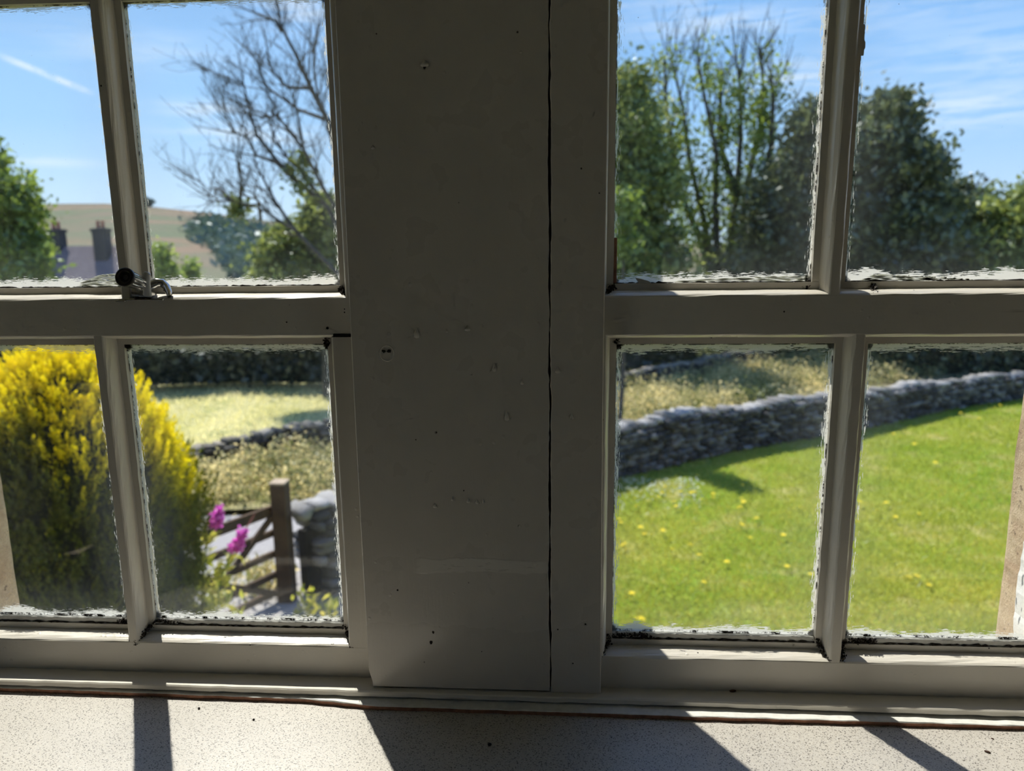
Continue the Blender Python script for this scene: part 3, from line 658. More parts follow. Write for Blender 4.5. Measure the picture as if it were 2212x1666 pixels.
# weathered outer frame with peeling paint
def peeling(name, x0, x1, y0, y1, z0, z1, seed, label):
    rng = random.Random(seed); n = 70; V = []; mb = MB()
    for i in range(n+1):
        z = z0+(z1-z0)*i/n; j = rng.gauss(0, .0003)+.0018*math.sin(i*.21+seed)
        V += [(x0+j, y0, z), (x0+j, y1+rng.gauss(0, .0004), z), (x1, y1, z), (x1, y0, z)]
    mb.add(V, [(i*4+j, i*4+(j+1) % 4, (i+1)*4+(j+1) % 4, (i+1)*4+j) for i in range(n) for j in range(4)] + [(3, 2, 1, 0), tuple(n*4+j for j in range(4))])
    m_, t_ = mat(name+'_paint'); o_ = oc(t_); c_ = t_.ss(t_.noise(t_.scale3(o_, (1, 1, .18)), 260, 4, .6), .60, .63)
    principled(t_, t_.mix(c_, (.74, .74, .72), (.20, .21, .22)), .5, t_.bump(t_.noise(o_, 300, 3), .5, .001))
    return tag(mb.build(name, m_), label, 'window frame', kind='structure')
peeling('trim_7', .4195, .4400, .050, .110, Z(-.62), Z(-.255), 5, 'cracked white outer frame foot at the right stone reveal')
peeling('trim_8', .4280, .4400, .050, .108, Z(-.26), Z(.52), 6, 'white outer frame beside the right stone reveal')
peeling('trim_9', -.612, -.588, .058, .102, Z(-.50), Z(.52), 7, 'white outer frame beside the left stone reveal')
struct('trim_10', [(-.70, -.5845, .0, .062, Z(-.362), Z(.52)), (.4395, .56, .0, .062, Z(-.362), Z(.52)), (-.70, .56, .0, .062, Z(.489), Z(.56))], M_paintz, 'painted outer jambs and head of the window opening', 'window frame')
stonebox = [(-2.6, -.62, -.2, .165, RZ, 4.9), (.52, 2.4, -.2, .165, RZ, 4.9), (-.62, .52, -.2, .165, 4.03, 4.9), (-.62, .52, -.2, .165, RZ, Z(-.403)), (-.72, .62, .03, .165, Z(-.48), Z(-.425)), (-.72, .62, .03, .0645, Z(-.44), Z(-.372))]
struct('wall_front', stonebox, M_room, 'thick plastered wall around the two windows', 'wall')
struct('wall_outer_sill', [(-.60, .44, .062, .24, Z(-.56), Z(-.475))], M_reveal, 'outer stone sill below the windows', 'stonework')
struct('wall_left', [(-2.7, -2.6, -3.8, -1.5, RZ, 4.9), (-2.7, -2.6, -.25, .165, RZ, 4.9), (-2.7, -2.6, -1.5, -.25, RZ, 2.55), (-2.7, -2.6, -1.5, -.25, 3.95, 4.9)], M_room, 'left wall of the room with an unseen opening added for daylight', 'wall')  # opening in the unseen side wall, added to fill the boards with daylight
struct('wall_right', [(2.4, 2.5, -3.8, -1.4, RZ, 4.9), (2.4, 2.5, -.25, .165, RZ, 4.9), (2.4, 2.5, -1.4, -.25, RZ, 2.55), (2.4, 2.5, -1.4, -.25, 3.95, 4.9)], M_room, 'right wall of the room with an unseen opening added for daylight', 'wall')  # second opening, out of view, added to raise the fill light
struct('wall_back', [(-2.7, -.9, -3.9, -3.8, RZ, 4.9), (.7, 2.5, -3.9, -3.8, RZ, 4.9), (-.9, .7, -3.9, -3.8, RZ, 4.9)], M_room, 'plain back wall of the room', 'wall')
struct('floor', [(-2.7, 2.5, -3.9, .1, RZ-.1, RZ)], M_floor, 'wooden floor of the room', 'floor')
struct('ceiling', [(-2.7, 2.5, -3.9, .165, 4.9, 5.0)], M_room, 'plain ceiling of the room', 'ceiling')
struct('wall_house', [(-9, 9, .06, .16, -.1, RZ-.02), (-9, -2.7, .06, .16, RZ-.02, 5.4), (2.5, 9, .06, .16, RZ-.02, 5.4)], M_reveal, 'outer stone wall of the house', 'wall')

# crumbs on ledge and sill
def crumb(name, q, zz, L, r, ang, mt, label, cat):
    c = G(*q, zz); mb = MB(); d = Vector((math.cos(ang), math.sin(ang), 0)); pts = [c+d*L*f+Vector((0, 0, r*.7)) for f in (-.5, -.3, 0, .3, .5)]
    mb.tube(pts, [r*.3, r*.85, r, r*.8, r*.25], 9); return tag(mb.build(name, mt, None, True), label, cat)
M_husk = flat('brown_husk', (.10, .045, .025), .6, 0, .5, 900)
crumb('insect_husk', (1583, 1495), Z(-.3615), .0055, .0012, .1, M_husk, 'dark brown insect husk lying on the ledge under the right window', 'insect')
crumb('seed_husk', (2133, 1626), Z(-.3714), .0042, .0009, -.6, M_husk, 'brown seed husk on the sunlit sill near the right edge of the photo', 'seed')
crumb('seed_husk', (2144, 1597), Z(-.3714), .0022, .0005, -.7, M_husk, 'tiny brown seed on the sill just behind a larger husk', 'seed')
crumb('dirt_crumb', (1058, 1611), Z(-.3714), .0028, .0013, .4, M_dark, 'black crumb in the shaded middle of the sill', 'crumb')
crumb('dirt_crumb', (430, 1532), Z(-.3714), .0018, .0009, 1.2, M_dark, 'grey crumb on the sunlit sill right of the bar shadow', 'crumb')
crumb('dirt_crumb', (548, 1556), Z(-.3714), .0018, .0008, .3, M_dark, 'small black crumb on the sunlit sill under the left window', 'crumb')

# ------------------------------------------------------------------ outdoors: ground
rs = np.random.RandomState(7)
def grid_ground(name, x0, x1, y0, y1, nx, ny, zf, mt, label, mask=None, cat='ground'):
    xs = np.linspace(x0, x1, nx); ys = np.linspace(y0, y1, ny); X, Y = np.meshgrid(xs, ys)
    V = np.stack([X, Y, zf(X, Y)], -1).reshape(-1, 3)
    q = np.arange(nx*ny).reshape(ny, nx); Q = np.stack([q[:-1, :-1], q[:-1, 1:], q[1:, 1:], q[1:, :-1]], -1).reshape(-1, 4)
    if mask is not None:
        c = V[Q].mean(1); Q = Q[mask(c[:, 0], c[:, 1])]
    o = obj(name, np_mesh(name, V, Q), mt, None, True); return tag(o, label, cat, kind='structure')
WA = [(-2.62, 6.30), (-1.1, 8.45), (.86, 10.48), (2.8, 11.95), (4.93, 13.15), (8.63, 15.6), (12.5, 17.6)]
WB = [(-9.5, 6.9), (-7.4, 8.5), (-5.6, 9.95), (-3.97, 11.65), (-1.2, 14.3), (2.04, 17.0), (5.2, 20.2), (8.5, 24.0)]
wa = np.array(WA); wb = np.array(WB)
def side_wa(x, y):      # positive beyond the near wall
    return y-np.interp(x, wa[:, 0], wa[:, 1])
def side_wb(x, y): return y-np.interp(x, wb[:, 0], wb[:, 1], left=-50)
def bumps(X, Y, a=.03): return a*(np.sin(X*1.3+Y*.7)+np.sin(X*.6-Y*1.9)+.5*np.sin(X*3.1+Y*2.3))*.5
def zfield(X, Y):
    h = bumps(X, Y, .05)-.02
    far = np.clip((Y-35)/85, 0, 1)
    return h-.12-far*3.0
grid_ground('ground_pasture', -160, 160, -30, 125, 200, 160, zfield, M_field, 'pale dry pasture beyond the far stone wall')
grid_ground('ground_lawn', -1.6, 16, .2, 19.5, 110, 120, lambda X, Y: bumps(X, Y, .015), M_lawn, 'bright green lawn below the right window', lambda x, y: side_wa(x, y) < .12, 'lawn')
grid_ground('ground_drive', -9, -1.45, .2, 8, 60, 60, lambda X, Y: bumps(X, Y, .012)-.01, M_drive, 'gravel and rough grass inside the gate', lambda x, y: (x > -9), 'drive')
grid_ground('ground_lane', -14, 14, 4, 22, 160, 120, lambda X, Y: bumps(X, Y, .008)+.0, M_lane, 'pale grey lane outside the gate', lambda x, y: (np.where(x > -2.6, side_wa(x, y) > 0, y > 5.2+(-2.6-x)*-.25) & (np.where(x > -2.6, side_wa(x, y), y-6.3) < 2.3)), 'lane')
grid_ground('ground_verge', -12, 13, 6, 24, 160, 120, lambda X, Y: bumps(X, Y, .05)+.06, M_verge, 'rough weedy verge between lane and far wall', lambda x, y: (np.where(x > -2.6, side_wa(x, y), y-6.4) > 2.1) & (side_wb(x, y) < .1), 'verge')
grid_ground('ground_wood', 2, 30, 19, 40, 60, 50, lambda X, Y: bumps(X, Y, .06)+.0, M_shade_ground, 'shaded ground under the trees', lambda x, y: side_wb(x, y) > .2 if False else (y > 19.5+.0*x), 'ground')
# hill
def zhill(X, Y):
    # profile of the skyline as seen from the window, on the ridge at 700 m
    rx = X/(Y+.55)
    top = np.interp(rx, [-1.2, -.9, -.7016, -.6162, -.5516, -.4748, -.3797, -.2978, -.1, .2, .7, 1.2], [.050, .058, .0618, .0608, .0553, .0463, .0330, .0200, .006, -.002, -.004, -.004])
    f = np.clip((Y-118)/582, 0, 1); f = f**1.25
    z = (CZ+top*700)*f-(1-f)*3.6
    return z + 1.5*np.sin(X*.03+Y*.02)*f*(1-f)*4
grid_ground('hill', -950, 500, 118, 705, 240, 120, zhill, M_hill, 'tawny moorland hill on the skyline', None, 'hill')

# ------------------------------------------------------------------ foliage helpers
def leaf_quads(C, size, rs, up_bias=0.0, aspect=.55, direction=None):
    n = len(C); a = rs.normal(size=(n, 3)); 
    if direction is not None: a = direction+a*.35
    a /= np.linalg.norm(a, axis=1, keepdims=True)
    b = rs.normal(size=(n, 3)); b -= a*(a*b).sum(1, keepdims=True); b /= np.linalg.norm(b, axis=1, keepdims=True)
    s = (size*rs.uniform(.6, 1.3, n))[:, None]
    V = np.stack([C-a*s, C+b*s*aspect, C+a*s, C-b*s*aspect], 1).reshape(-1, 3)
    return V, np.arange(n*4).reshape(n, 4)
def crown_points(blobs, n, rs, clump=.35, per=60, shell=.45):
    """blobs: list (x,y,z,rx,ry,rz). clumps of leaves sit mostly on the outside of the blobs."""
    vol = np.array([b[3]*b[5]*b[4] for b in blobs])**(2/3); pr = vol/vol.sum(); nc = max(1, n//per)
    idx = rs.choice(len(blobs), nc, p=pr); B = np.array(blobs)[idx]
    d = rs.normal(size=(nc, 3)); d /= np.linalg.norm(d, axis=1, keepdims=True); r = rs.uniform(shell, 1.0, nc)[:, None]
    r = r*(1+.22*np.sin(d[:, :1]*5+B[:, :1])*np.sin(d[:, 2:]*6+B[:, 2:3]*3)+rs.normal(size=(nc, 1))*.07); Cc = B[:, :3]+d*r*B[:, 3:]
    cs = rs.uniform(.5, 1.3, nc)*clump; tone = rs.uniform(0, 1, nc)
    P_ = np.repeat(Cc, per, 0)+rs.normal(size=(nc*per, 3))*np.repeat(cs, per)[:, None]*np.array([1, 1, .7])
    tn = np.clip(np.repeat(tone, per)*.6+rs.uniform(0, .5, nc*per), 0, 1)
    return P_, tn
def branches(mb, p, d, L, r, depth, rng, spread=.55, upb=.25, n=5, tips=None, kids=(2, 4), minr=.006):
    pts = [p.copy()]; rad = [r]; k = 5; cur = p.copy(); dd = d.normalized()
    for i in range(k):
        dd = (dd+Vector((rng.gauss(0, .09), rng.gauss(0, .09), rng.gauss(0, .07)+upb*.06))).normalized(); cur = cur+dd*L/k; pts.append(cur.copy()); rad.append(max(minr, r*(1-.62*(i+1)/k)))
    mb.tube(pts, rad, max(3, n), True)
    if depth <= 0:
        if tips is not None: tips.append(cur)
        return
    for j in range(rng.randint(*kids)):
        f = rng.uniform(.35, 1.0); i0 = min(k-1, int(f*k)); base = pts[i0].lerp(pts[i0+1], f*k-i0)
        nd = (dd+Vector((rng.gauss(0, spread), rng.gauss(0, spread), rng.gauss(0, spread*.6)+upb))).normalized()
        branches(mb, base, nd, L*rng.uniform(.5, .75), max(minr, rad[i0]*.62), depth-1, rng, spread, upb, max(3, n-1), tips, kids, minr)
def tree(name, label, base, blobs, n, size, mt, seed, trunk_r=.18, group=None, clump=.35, cat='tree', trunk_pts=None, per=60):
    rs_ = np.random.RandomState(seed); rng = random.Random(seed)
    root = empty(name, base); tag(root, label, cat, group)
    Pn, tn = crown_points(blobs, n, rs_, clump, per)
    V, Q = leaf_quads(Pn, size, rs_)
    obj('crown', np_mesh('crown', V, Q, np.repeat(tn, 4)), mt, root)
    mb = MB(); b = Vector(base)
    top = Vector(blobs[0][:3])
    mb.tube([b-Vector((0, 0, .1)), b.lerp(top, .35)+Vector((.05, 0, 0)), b.lerp(top, .7), top], [trunk_r, trunk_r*.75, trunk_r*.5, trunk_r*.2], 8)
    for bl in blobs[1:]:
        c = Vector(bl[:3]); mb.tube([b.lerp(top, .4), (b.lerp(top, .6)+c)/2, c], [trunk_r*.45, trunk_r*.3, trunk_r*.1], 6)
    mb.build('trunk', M_bark, root)
    return root
def blob(px, py, D, rpx, rpy, rd=None):
    c = P(px, py, D); k = D/F; return (c.x, c.y, c.z, rpx*k, (rd if rd is not None else (rpx+rpy)/2)*k, rpy*k)
def g0(px, D): c = P(px, 700, D); return (c.x, c.y, 0.0)

tree('broadleaf_tree', 'leafy tree at the left edge beside the slate-roofed house', g0(-40, 15.5), [blob(-45, 480, 15.5, 110, 140), blob(30, 450, 15.2, 38, 62), blob(58, 560, 15, 42, 60), blob(-25, 350, 15.5, 28, 52), blob(50, 650, 15, 50, 80)], 26000, .075, M_brleaf, 1, .16, None, .16)
tree('ivy_clad_tree', 'bushy dark green tree under the bare branches, seen in the left window', g0(700, 17.5), [blob(690, 520, 17.5, 62, 70), blob(620, 545, 17, 55, 55), blob(705, 455, 17.6, 35, 40), blob(640, 610, 17, 70, 60), blob(760, 560, 17.8, 60, 90)], 24000, .085, M_oak, 2, .15, None, .17)
tree('small_ash_tree', 'small light green tree low in the left window, in front of the hill', g0(360, 34), [blob(358, 570, 34, 13, 32), blob(364, 600, 34, 22, 22), blob(350, 540, 34, 8, 16)], 3200, .11, M_brleaf, 3, .1, None, .2)
tree('small_ash_tree', 'smaller light green tree just right of its twin below the hill', g0(408, 36), [blob(410, 580, 36, 7, 18), blob(412, 600, 36, 13, 18)], 1400, .11, M_brleaf, 4, .08, None, .18)
tree('tall_ash_tree', 'tall leafy tree against the middle boards in the right window', g0(1370, 21.5), [blob(1365, 330, 21.5, 72, 120), blob(1362, 205, 21.5, 34, 58), blob(1415, 400, 21, 42, 80), blob(1380, 540, 21, 85, 110), blob(1310, 400, 21.8, 80, 200), blob(1440, 600, 21, 50, 70)], 38000, .09, M_oak, 5, .22, None, .30)
tree('chestnut_tree', 'dense dark tree left of the glazing bar in the right window', g0(1700, 23), [blob(1725, 410, 23, 62, 100), blob(1745, 275, 23, 36, 52), blob(1668, 450, 22.5, 42, 55), blob(1700, 540, 22.5, 95, 80), blob(1800, 420, 23, 60, 150), blob(1760, 640, 22, 110, 70)], 42000, .10, M_dkleaf, 6, .28, None, .26)
tree('chestnut_tree', 'dense dark tree right of the glazing bar in the right window', g0(1910, 22), [blob(1900, 400, 22, 100, 120), blob(1915, 270, 22, 50, 60), blob(1985, 380, 22, 45, 55), blob(1930, 540, 21.5, 125, 100), blob(1850, 330, 22, 60, 80), blob(2020, 470, 22, 55, 60)], 46000, .11, M_dkleaf, 7, .3, None, .26)
tree('hazel_bush', 'lighter green bushy tree at the right edge of the right window', g0(2160, 22), [blob(2170, 500, 22, 90, 80), blob(2100, 560, 21.8, 70, 70), blob(2230, 480, 22, 60, 75), blob(2190, 640, 21.5, 110, 90)], 24000, .10, M_oak, 8, .16, None, .24)
tree('hazel_bush', 'small dark rounded bush between the chestnut tree and the right-edge bush', g0(2075, 24), [blob(2070, 450, 24, 38, 55), blob(2060, 520, 24, 60, 70)], 9000, .10, M_dkleaf, 9, .12, None, .22)
tree('young_sycamore', 'bright green sapling close against the boards in the right window', g0(1340, 13), [blob(1350, 445, 13, 26, 26), blob(1345, 520, 13, 20, 40)], 1600, .06, M_brleaf, 10, .05, None, .12)

# ash with dieback: many upright stems, bare tips and tufts of leaf
def dieback():
    rng = random.Random(44); rs_ = np.random.RandomState(44); root = empty('dying_ash_tree', g0(1535, 25)); tag(root, 'thin half-dead ash tree with bare upright tips in the right window', 'tree')
    mb = MB(); pts = []; D = 25
    stems = [[(1545, 760), (1540, 600), (1520, 470), (1490, 350), (1475, 230), (1450, 130)], [(1545, 740), (1550, 580), (1545, 440), (1548, 330), (1520, 200), (1505, 110)], [(1550, 700), (1575, 560), (1590, 430), (1600, 300), (1600, 200), (1590, 120)],
             [(1600, 760), (1600, 560), (1610, 420), (1640, 280), (1650, 190), (1640, 105)], [(1545, 640), (1515, 520), (1470, 420), (1455, 330), (1440, 240), (1435, 130)], [(1600, 540), (1640, 430), (1665, 320), (1670, 220), (1665, 150)], [(1590, 420), (1560, 330), (1555, 240), (1560, 150)]]
    for s_ in stems:
        off = rng.uniform(-1.2, 1.2); P3 = [P(x, y, D+off*(i/len(s_))) for i, (x, y) in enumerate(s_)]; n = len(P3)
        mb.tube(P3, [.13*(1-i/n)**1.1+.014 for i in range(n)], 6)
        for i in range(1, n-1):
            for _ in range(5):
                f = rng.random(); p = P3[i].lerp(P3[i+1], f); pts.append((p, i/n))
                branches(mb, p, Vector((rng.gauss(0, .5), rng.gauss(0, .5), 1)), rng.uniform(.7, 1.5), .022, 1, rng, .4, .5, 4, None, (2, 3), .007)
        for _ in range(6): branches(mb, P3[-2].lerp(P3[-1], rng.random()), Vector((rng.gauss(0, .25), rng.gauss(0, .25), 1)), rng.uniform(.8, 1.4), .016, 1, rng, .25, .6, 3, None, (2, 3), .006)
    mb.build('branches', M_bark, root)
    C = []; T = []
    for p, f in pts:
        if f > .75: continue
        for _ in range(2):
            if rs_.rand() < .35*f+.15: continue
            c = np.array(p)+rs_.normal(size=3)*.26; n = int(rs_.uniform(20, 80)*(1.2-f)); C.append(c+rs_.normal(size=(n, 3))*np.array([.20, .20, .22])); T.append(np.clip(rs_.uniform(0, 1)*.6+rs_.uniform(0, .4, n), 0, 1))
    C = np.concatenate(C); T = np.concatenate(T); V, Q = leaf_quads(C, .085, rs_); obj('leaves', np_mesh('leaves', V, Q, np.repeat(T, 4)), M_brleaf, root)
dieback()

# bare tree in the left window
def bare():
    rng = random.Random(12); rs_ = np.random.RandomState(3); D = 16.0
    root = empty('bare_ash_tree', g0(800, D)); tag(root, 'bare leafless ash tree spreading branches across the left window', 'tree'); mb = MB(); tuft = []
    trunk = [P(800, 1100, D), P(800, 800, D), P(775, 620, D), P(760, 500, D)]
    trunk[0].z = -.1; mb.tube(trunk, [.20, .17, .13, .11], 8)
    limbs = [[(760, 500), (738, 380), (705, 260), (675, 190), (640, 120), (612, 60), (598, 5)], [(738, 380), (722, 300), (690, 215), (676, 150), (678, 90)], [(722, 330), (700, 240), (668, 190), (664, 160)],
             [(775, 600), (740, 470), (690, 400), (655, 320), (640, 240), (632, 200)], [(770, 560), (700, 440), (640, 390), (600, 345), (560, 290), (540, 240), (528, 190), (515, 165)],
             [(640, 390), (600, 350), (560, 340), (530, 300), (505, 285), (490, 265)], [(790, 660), (700, 560), (640, 500), (600, 440), (570, 390), (545, 350)], [(640, 500), (590, 470), (560, 440), (520, 440), (490, 430), (455, 435), (432, 395)],
             [(700, 440), (660, 380), (620, 350), (590, 300), (575, 250)], [(560, 470), (555, 440), (550, 420)], [(520, 430), (522, 390), (508, 350)], [(738, 400), (720, 280), (712, 180), (740, 110)], [(700, 260), (640, 230), (600, 200), (575, 190), (560, 150)],
             [(675, 190), (620, 190), (590, 160), (575, 130)], [(655, 320), (620, 270), (600, 250), (570, 250)], [(740, 470), (722, 380), (745, 250)], [(612, 70), (590, 50), (560, 30)], [(500, 440), (475, 415), (462, 405)]]
    for k_, s_ in enumerate(limbs):
        off = rng.uniform(-1.0, 1.0) if k_ else 0; n = len(s_); P3 = [P(x+rng.gauss(0, 3), y+rng.gauss(0, 3), D+off*i/n) for i, (x, y) in enumerate(s_)]
        r0 = {0: .10, 3: .07, 4: .08, 6: .08}.get(k_, .045)
        r0 *= .7; mb.tube(P3, [r0*(1-i/n)+.008 for i in range(n)], 6)
        for i in range(n-1):
            for _ in range(3 if i else 1):
                p = P3[i].lerp(P3[i+1], rng.random()); dd = (P3[i+1]-P3[i]).normalized()
                branches(mb, p, dd+Vector((rng.gauss(0, .6), rng.gauss(0, .5), rng.gauss(.2, .4))), rng.uniform(.5, 1.1), .016, 2, rng, .55, .25, 4, tuft, (2, 3), .0045)
        for _ in range(2): branches(mb, P3[-1], (P3[-1]-P3[-2]).normalized()+Vector((rng.gauss(0, .3), 0, rng.gauss(0, .3))), rng.uniform(.35, .7), .010, 1, rng, .5, .2, 3, None, (2, 3), .0045)
    mb.build('branches', M_bark, root)
    C = []
    for q, s_ in (((640, 375), .16), ((660, 400), .14), ((520, 445), .13), ((655, 345), .1), ((512, 455), .1)):
        c = np.array(P(*q, D)); C.append(c+rs_.normal(size=(110, 3))*s_)
    C = np.concatenate(C); V, Q = leaf_quads(C, .07, rs_); obj('leaves', np_mesh('leaves', V, Q, np.full(len(V), .35)), M_oak, root)
bare()

# hedge band beyond the pasture, shade trees behind it
def leafstuff(name, label, C, T, size, mt, cat, kind='stuff', direction=None, aspect=.55):
    rs_ = np.random.RandomState(5); V, Q = leaf_quads(C, size, rs_, aspect=aspect, direction=direction); o = obj(name, np_mesh(name, V, Q, np.repeat(T, 4)), mt); tag(o, label, cat, kind=kind); return o
def hedge(name, label, line, h, wd_, n, size, mt, seed):
    rs_ = np.random.RandomState(seed); ln = np.array(line); seg = np.linalg.norm(np.diff(ln, axis=0), axis=1); cum = np.r_[0, np.cumsum(seg)]
    tt = rs_.uniform(0, cum[-1], n); x = np.interp(tt, cum, ln[:, 0]); y = np.interp(tt, cum, ln[:, 1]); hz = h*(1+.18*np.sin(tt*1.7)+.1*np.sin(tt*4.1))
    z = rs_.uniform(0, 1, n)**.7*hz; off = rs_.normal(size=(n, 2))*wd_*.4
    cl = np.clip(.5+.5*np.sin(tt*3+z*4)+rs_.normal(size=n)*.25, 0, 1)
    o = leafstuff(name, label, np.stack([x+off[:, 0], y+off[:, 1], z], 1), cl, size, mt, 'hedge', 'thing')
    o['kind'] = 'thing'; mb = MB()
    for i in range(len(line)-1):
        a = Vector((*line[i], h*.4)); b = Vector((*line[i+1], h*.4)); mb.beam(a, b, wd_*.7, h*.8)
    mb.build('shade_core', M_darkcore, o); return o
hedge('field_hedge', 'dark hedge along the far side of the pasture', [(-15.0, 17.2), (-11.3, 18.0), (-8.5, 18.6), (-6.4, 18.5), (-4.2, 18.6), (0.5, 20.8), (4, 22.6)], 1.35, 1.0, 42000, .10, M_hedge, 31)
hedge('field_hedge', 'shadowy undergrowth below the trees behind the right-hand stone wall', [(9.0, 19.0), (12, 19.8), (16, 20.5), (22, 22)], 1.7, 1.2, 26000, .10, M_dkleaf, 33)
hedge('field_hedge', 'dark undergrowth at the feet of the trees in the right window', [(5.2, 23.4), (8.5, 24.0), (12, 24), (17, 24)], 2.6, 1.6, 26000, .11, M_dkleaf, 34)
# woodland on the hillside
rs_ = np.random.RandomState(9); C = []; T = []
for i in range(420):
    f = rs_.rand(); px = 432+rs_.rand()*190; lo = 487+abs(px-470)*.10; py = lo+rs_.rand()**1.3*min(125, (px-425)*1.0+8); D = 0
    d_ = P(px, py, 1.0); rx_ = d_.x; rz_ = d_.z-CZ; best = None
    for Dk in np.linspace(150, 690, 90):
        if float(zhill(np.array(rx_*Dk), np.array(Dk+CY))) >= CZ+rz_*Dk: best = Dk; break
    if best is None: continue
    D = best-2; k_ = D/350.0
    c = np.array(P(px, py, D)); n = 40; C.append(c+rs_.normal(size=(n, 3))*np.array([3.2, 3.2, 2.4])*k_); T.append(np.clip(rs_.rand()*.6+rs_.rand(n)*.4, 0, 1))
for i in range(10):
    c = np.array(P(305+rs_.rand()*22, 441-rs_.rand()*7, 690)); n = 60; C.append(c+rs_.normal(size=(n, 3))*np.array([2.0, 2, 1.3])); T.append(rs_.rand(n)*.3)
leafstuff('hillside_woods', 'blue-green wood on the slope of the hill', np.concatenate(C), np.concatenate(T), 1.5, M_far, 'wood')

# golden conifer
def conifer():
    rs_ = np.random.RandomState(17); D = 4.4; base = (P(135, 900, D).x, P(135, 900, D).y, 0.0)
    root = empty('golden_conifer', base); tag(root, 'rounded golden-yellow conifer in front of the gate, green low down', 'conifer')
    cx, cy, _ = base; topz = 2.88; Rm = .745
    def rad(z): # egg outline
        f = np.clip(z/topz, 0, 1); return Rm*np.clip(1.0-np.abs((f-.42)/.58)**2.3, 0.0, 1)**.62*np.where(f < .42, .93+.07*f/.42, 1)
    n = 4300; z = np.clip(topz*(rs_.rand(n)**.62), .05, topz-.02); an = rs_.uniform(0, 2*math.pi, n)
    lump = 1+.10*np.sin(an*3+z*3)+.06*np.sin(an*7-z*5); r = rad(z)*lump*rs_.uniform(.80, 1.02, n)
    base_p = np.stack([cx+np.cos(an)*r, cy+np.sin(an)*r, z-.10], 1)
    out = np.stack([np.cos(an), np.sin(an), np.zeros(n)], 1); f = z/topz
    d = out*.38+np.array([0, 0, 1.0])+rs_.normal(size=(n, 3))*.16; d /= np.linalg.norm(d, axis=1, keepdims=True)
    L = rs_.uniform(.10, .24, n); per = 52
    s = rs_.rand(n, per)
    Pp = base_p[:, None]+d[:, None]*(s*L[:, None])[..., None]+rs_.normal(size=(n, per, 3))*(.020*(1.15-s))[..., None]
    # new growth plus painted-in sunlight: yellow at top and outer tips, green below
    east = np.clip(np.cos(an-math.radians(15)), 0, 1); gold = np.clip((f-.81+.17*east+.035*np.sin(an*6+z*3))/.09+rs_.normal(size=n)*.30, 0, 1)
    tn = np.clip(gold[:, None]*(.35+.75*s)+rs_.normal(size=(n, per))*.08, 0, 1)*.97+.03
    dirs = np.repeat(d, per, 0)
    V, Q = leaf_quads(Pp.reshape(-1, 3), .014, rs_, aspect=.33, direction=dirs)
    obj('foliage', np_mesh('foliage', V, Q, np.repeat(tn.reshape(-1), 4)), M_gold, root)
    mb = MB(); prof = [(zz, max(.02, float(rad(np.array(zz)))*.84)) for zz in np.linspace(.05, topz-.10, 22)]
    mb.lathe((cx, cy, 0), (cx, cy, 1), prof, 28); mb.build('shade_core', M_darkcore, root)
    MB().tube([(cx, cy, -.1), (cx, cy, .6)], [.07, .05], 8).build('trunk', M_bark, root)
conifer()

# rosebay willowherb
leaf_stem = flat('green_stem', (.12, .22, .05), .7)
def willowherb(stem, head_len, label, seed, tip=True, leaves=120):
    rng = random.Random(seed); rs_ = np.random.RandomState(seed)
    pts = [P(*q) for q in stem]; b = pts[0].copy(); b.z = 0; root = empty('willowherb', b); tag(root, label, 'flower', 'pink willowherb by the gate')
    allp = [b+Vector((0, 0, -.02))]+pts; mb = MB(); mb.tube(allp, [.006]*(len(allp)-1)+[.003], 6)
    mb.build('stem', leaf_stem, root)
    C = []; Dn = []
    for i in range(leaves):
        f = rng.random()*.80; k = f*(len(allp)-1); j = int(k); p = allp[j].lerp(allp[j+1], k-j); an = i*2.4
        d = Vector((math.cos(an), math.sin(an), .35)); C.append(p+d*.05*(1.1-f*.5)); Dn.append(d)
    V, Q = leaf_quads(np.array([tuple(c) for c in C]), .055, rs_, aspect=.20, direction=np.array([tuple(d) for d in Dn])*3)
    obj('leaves', np_mesh('leaves', V, Q, np.repeat(rs_.uniform(.3, 1, len(C)), 4)), M_grassb, root)
    top = allp[-1]; prev = allp[-2]; ax = (top-prev).normalized(); C = []
    for i in range(110):
        f = rng.random(); rr_ = .050*(1-.75*f)*(.5+.5*rng.random()); an = rng.random()*6.28; C.append(top-ax*head_len*(1-f)+Vector((math.cos(an)*rr_, math.sin(an)*rr_, rng.gauss(0, .008))))
    C = np.array([tuple(c) for c in C]); C = np.repeat(C, 4, 0)+rs_.normal(size=(len(C)*4, 3))*.013; V, Q = leaf_quads(C, .015, rs_, aspect=.8)
    obj('flower_head', np_mesh('flower_head', V, Q, np.repeat(rs_.uniform(0, 1, len(C)), 4)), M_pink, root)
    if tip: MB().tube([top, top+ax*.10, top+ax*.17], [.006, .004, .002], 5).build('bud_spike', flat('pink_buds', (.45, .16, .22), .7), root)
willowherb([(438, 1330, 5.0), (440, 1240, 5.0), (447, 1170, 5.0), (476, 1100, 5.0)], .15, 'left of two pink willowherb spikes, the taller one against the conifer', 5, False)
willowherb([(468, 1330, 4.9), (475, 1260, 4.9), (492, 1210, 4.9), (527, 1150, 4.9)], .15, 'right of two pink willowherb spikes, leaning, with a thin bud tip', 6, True)
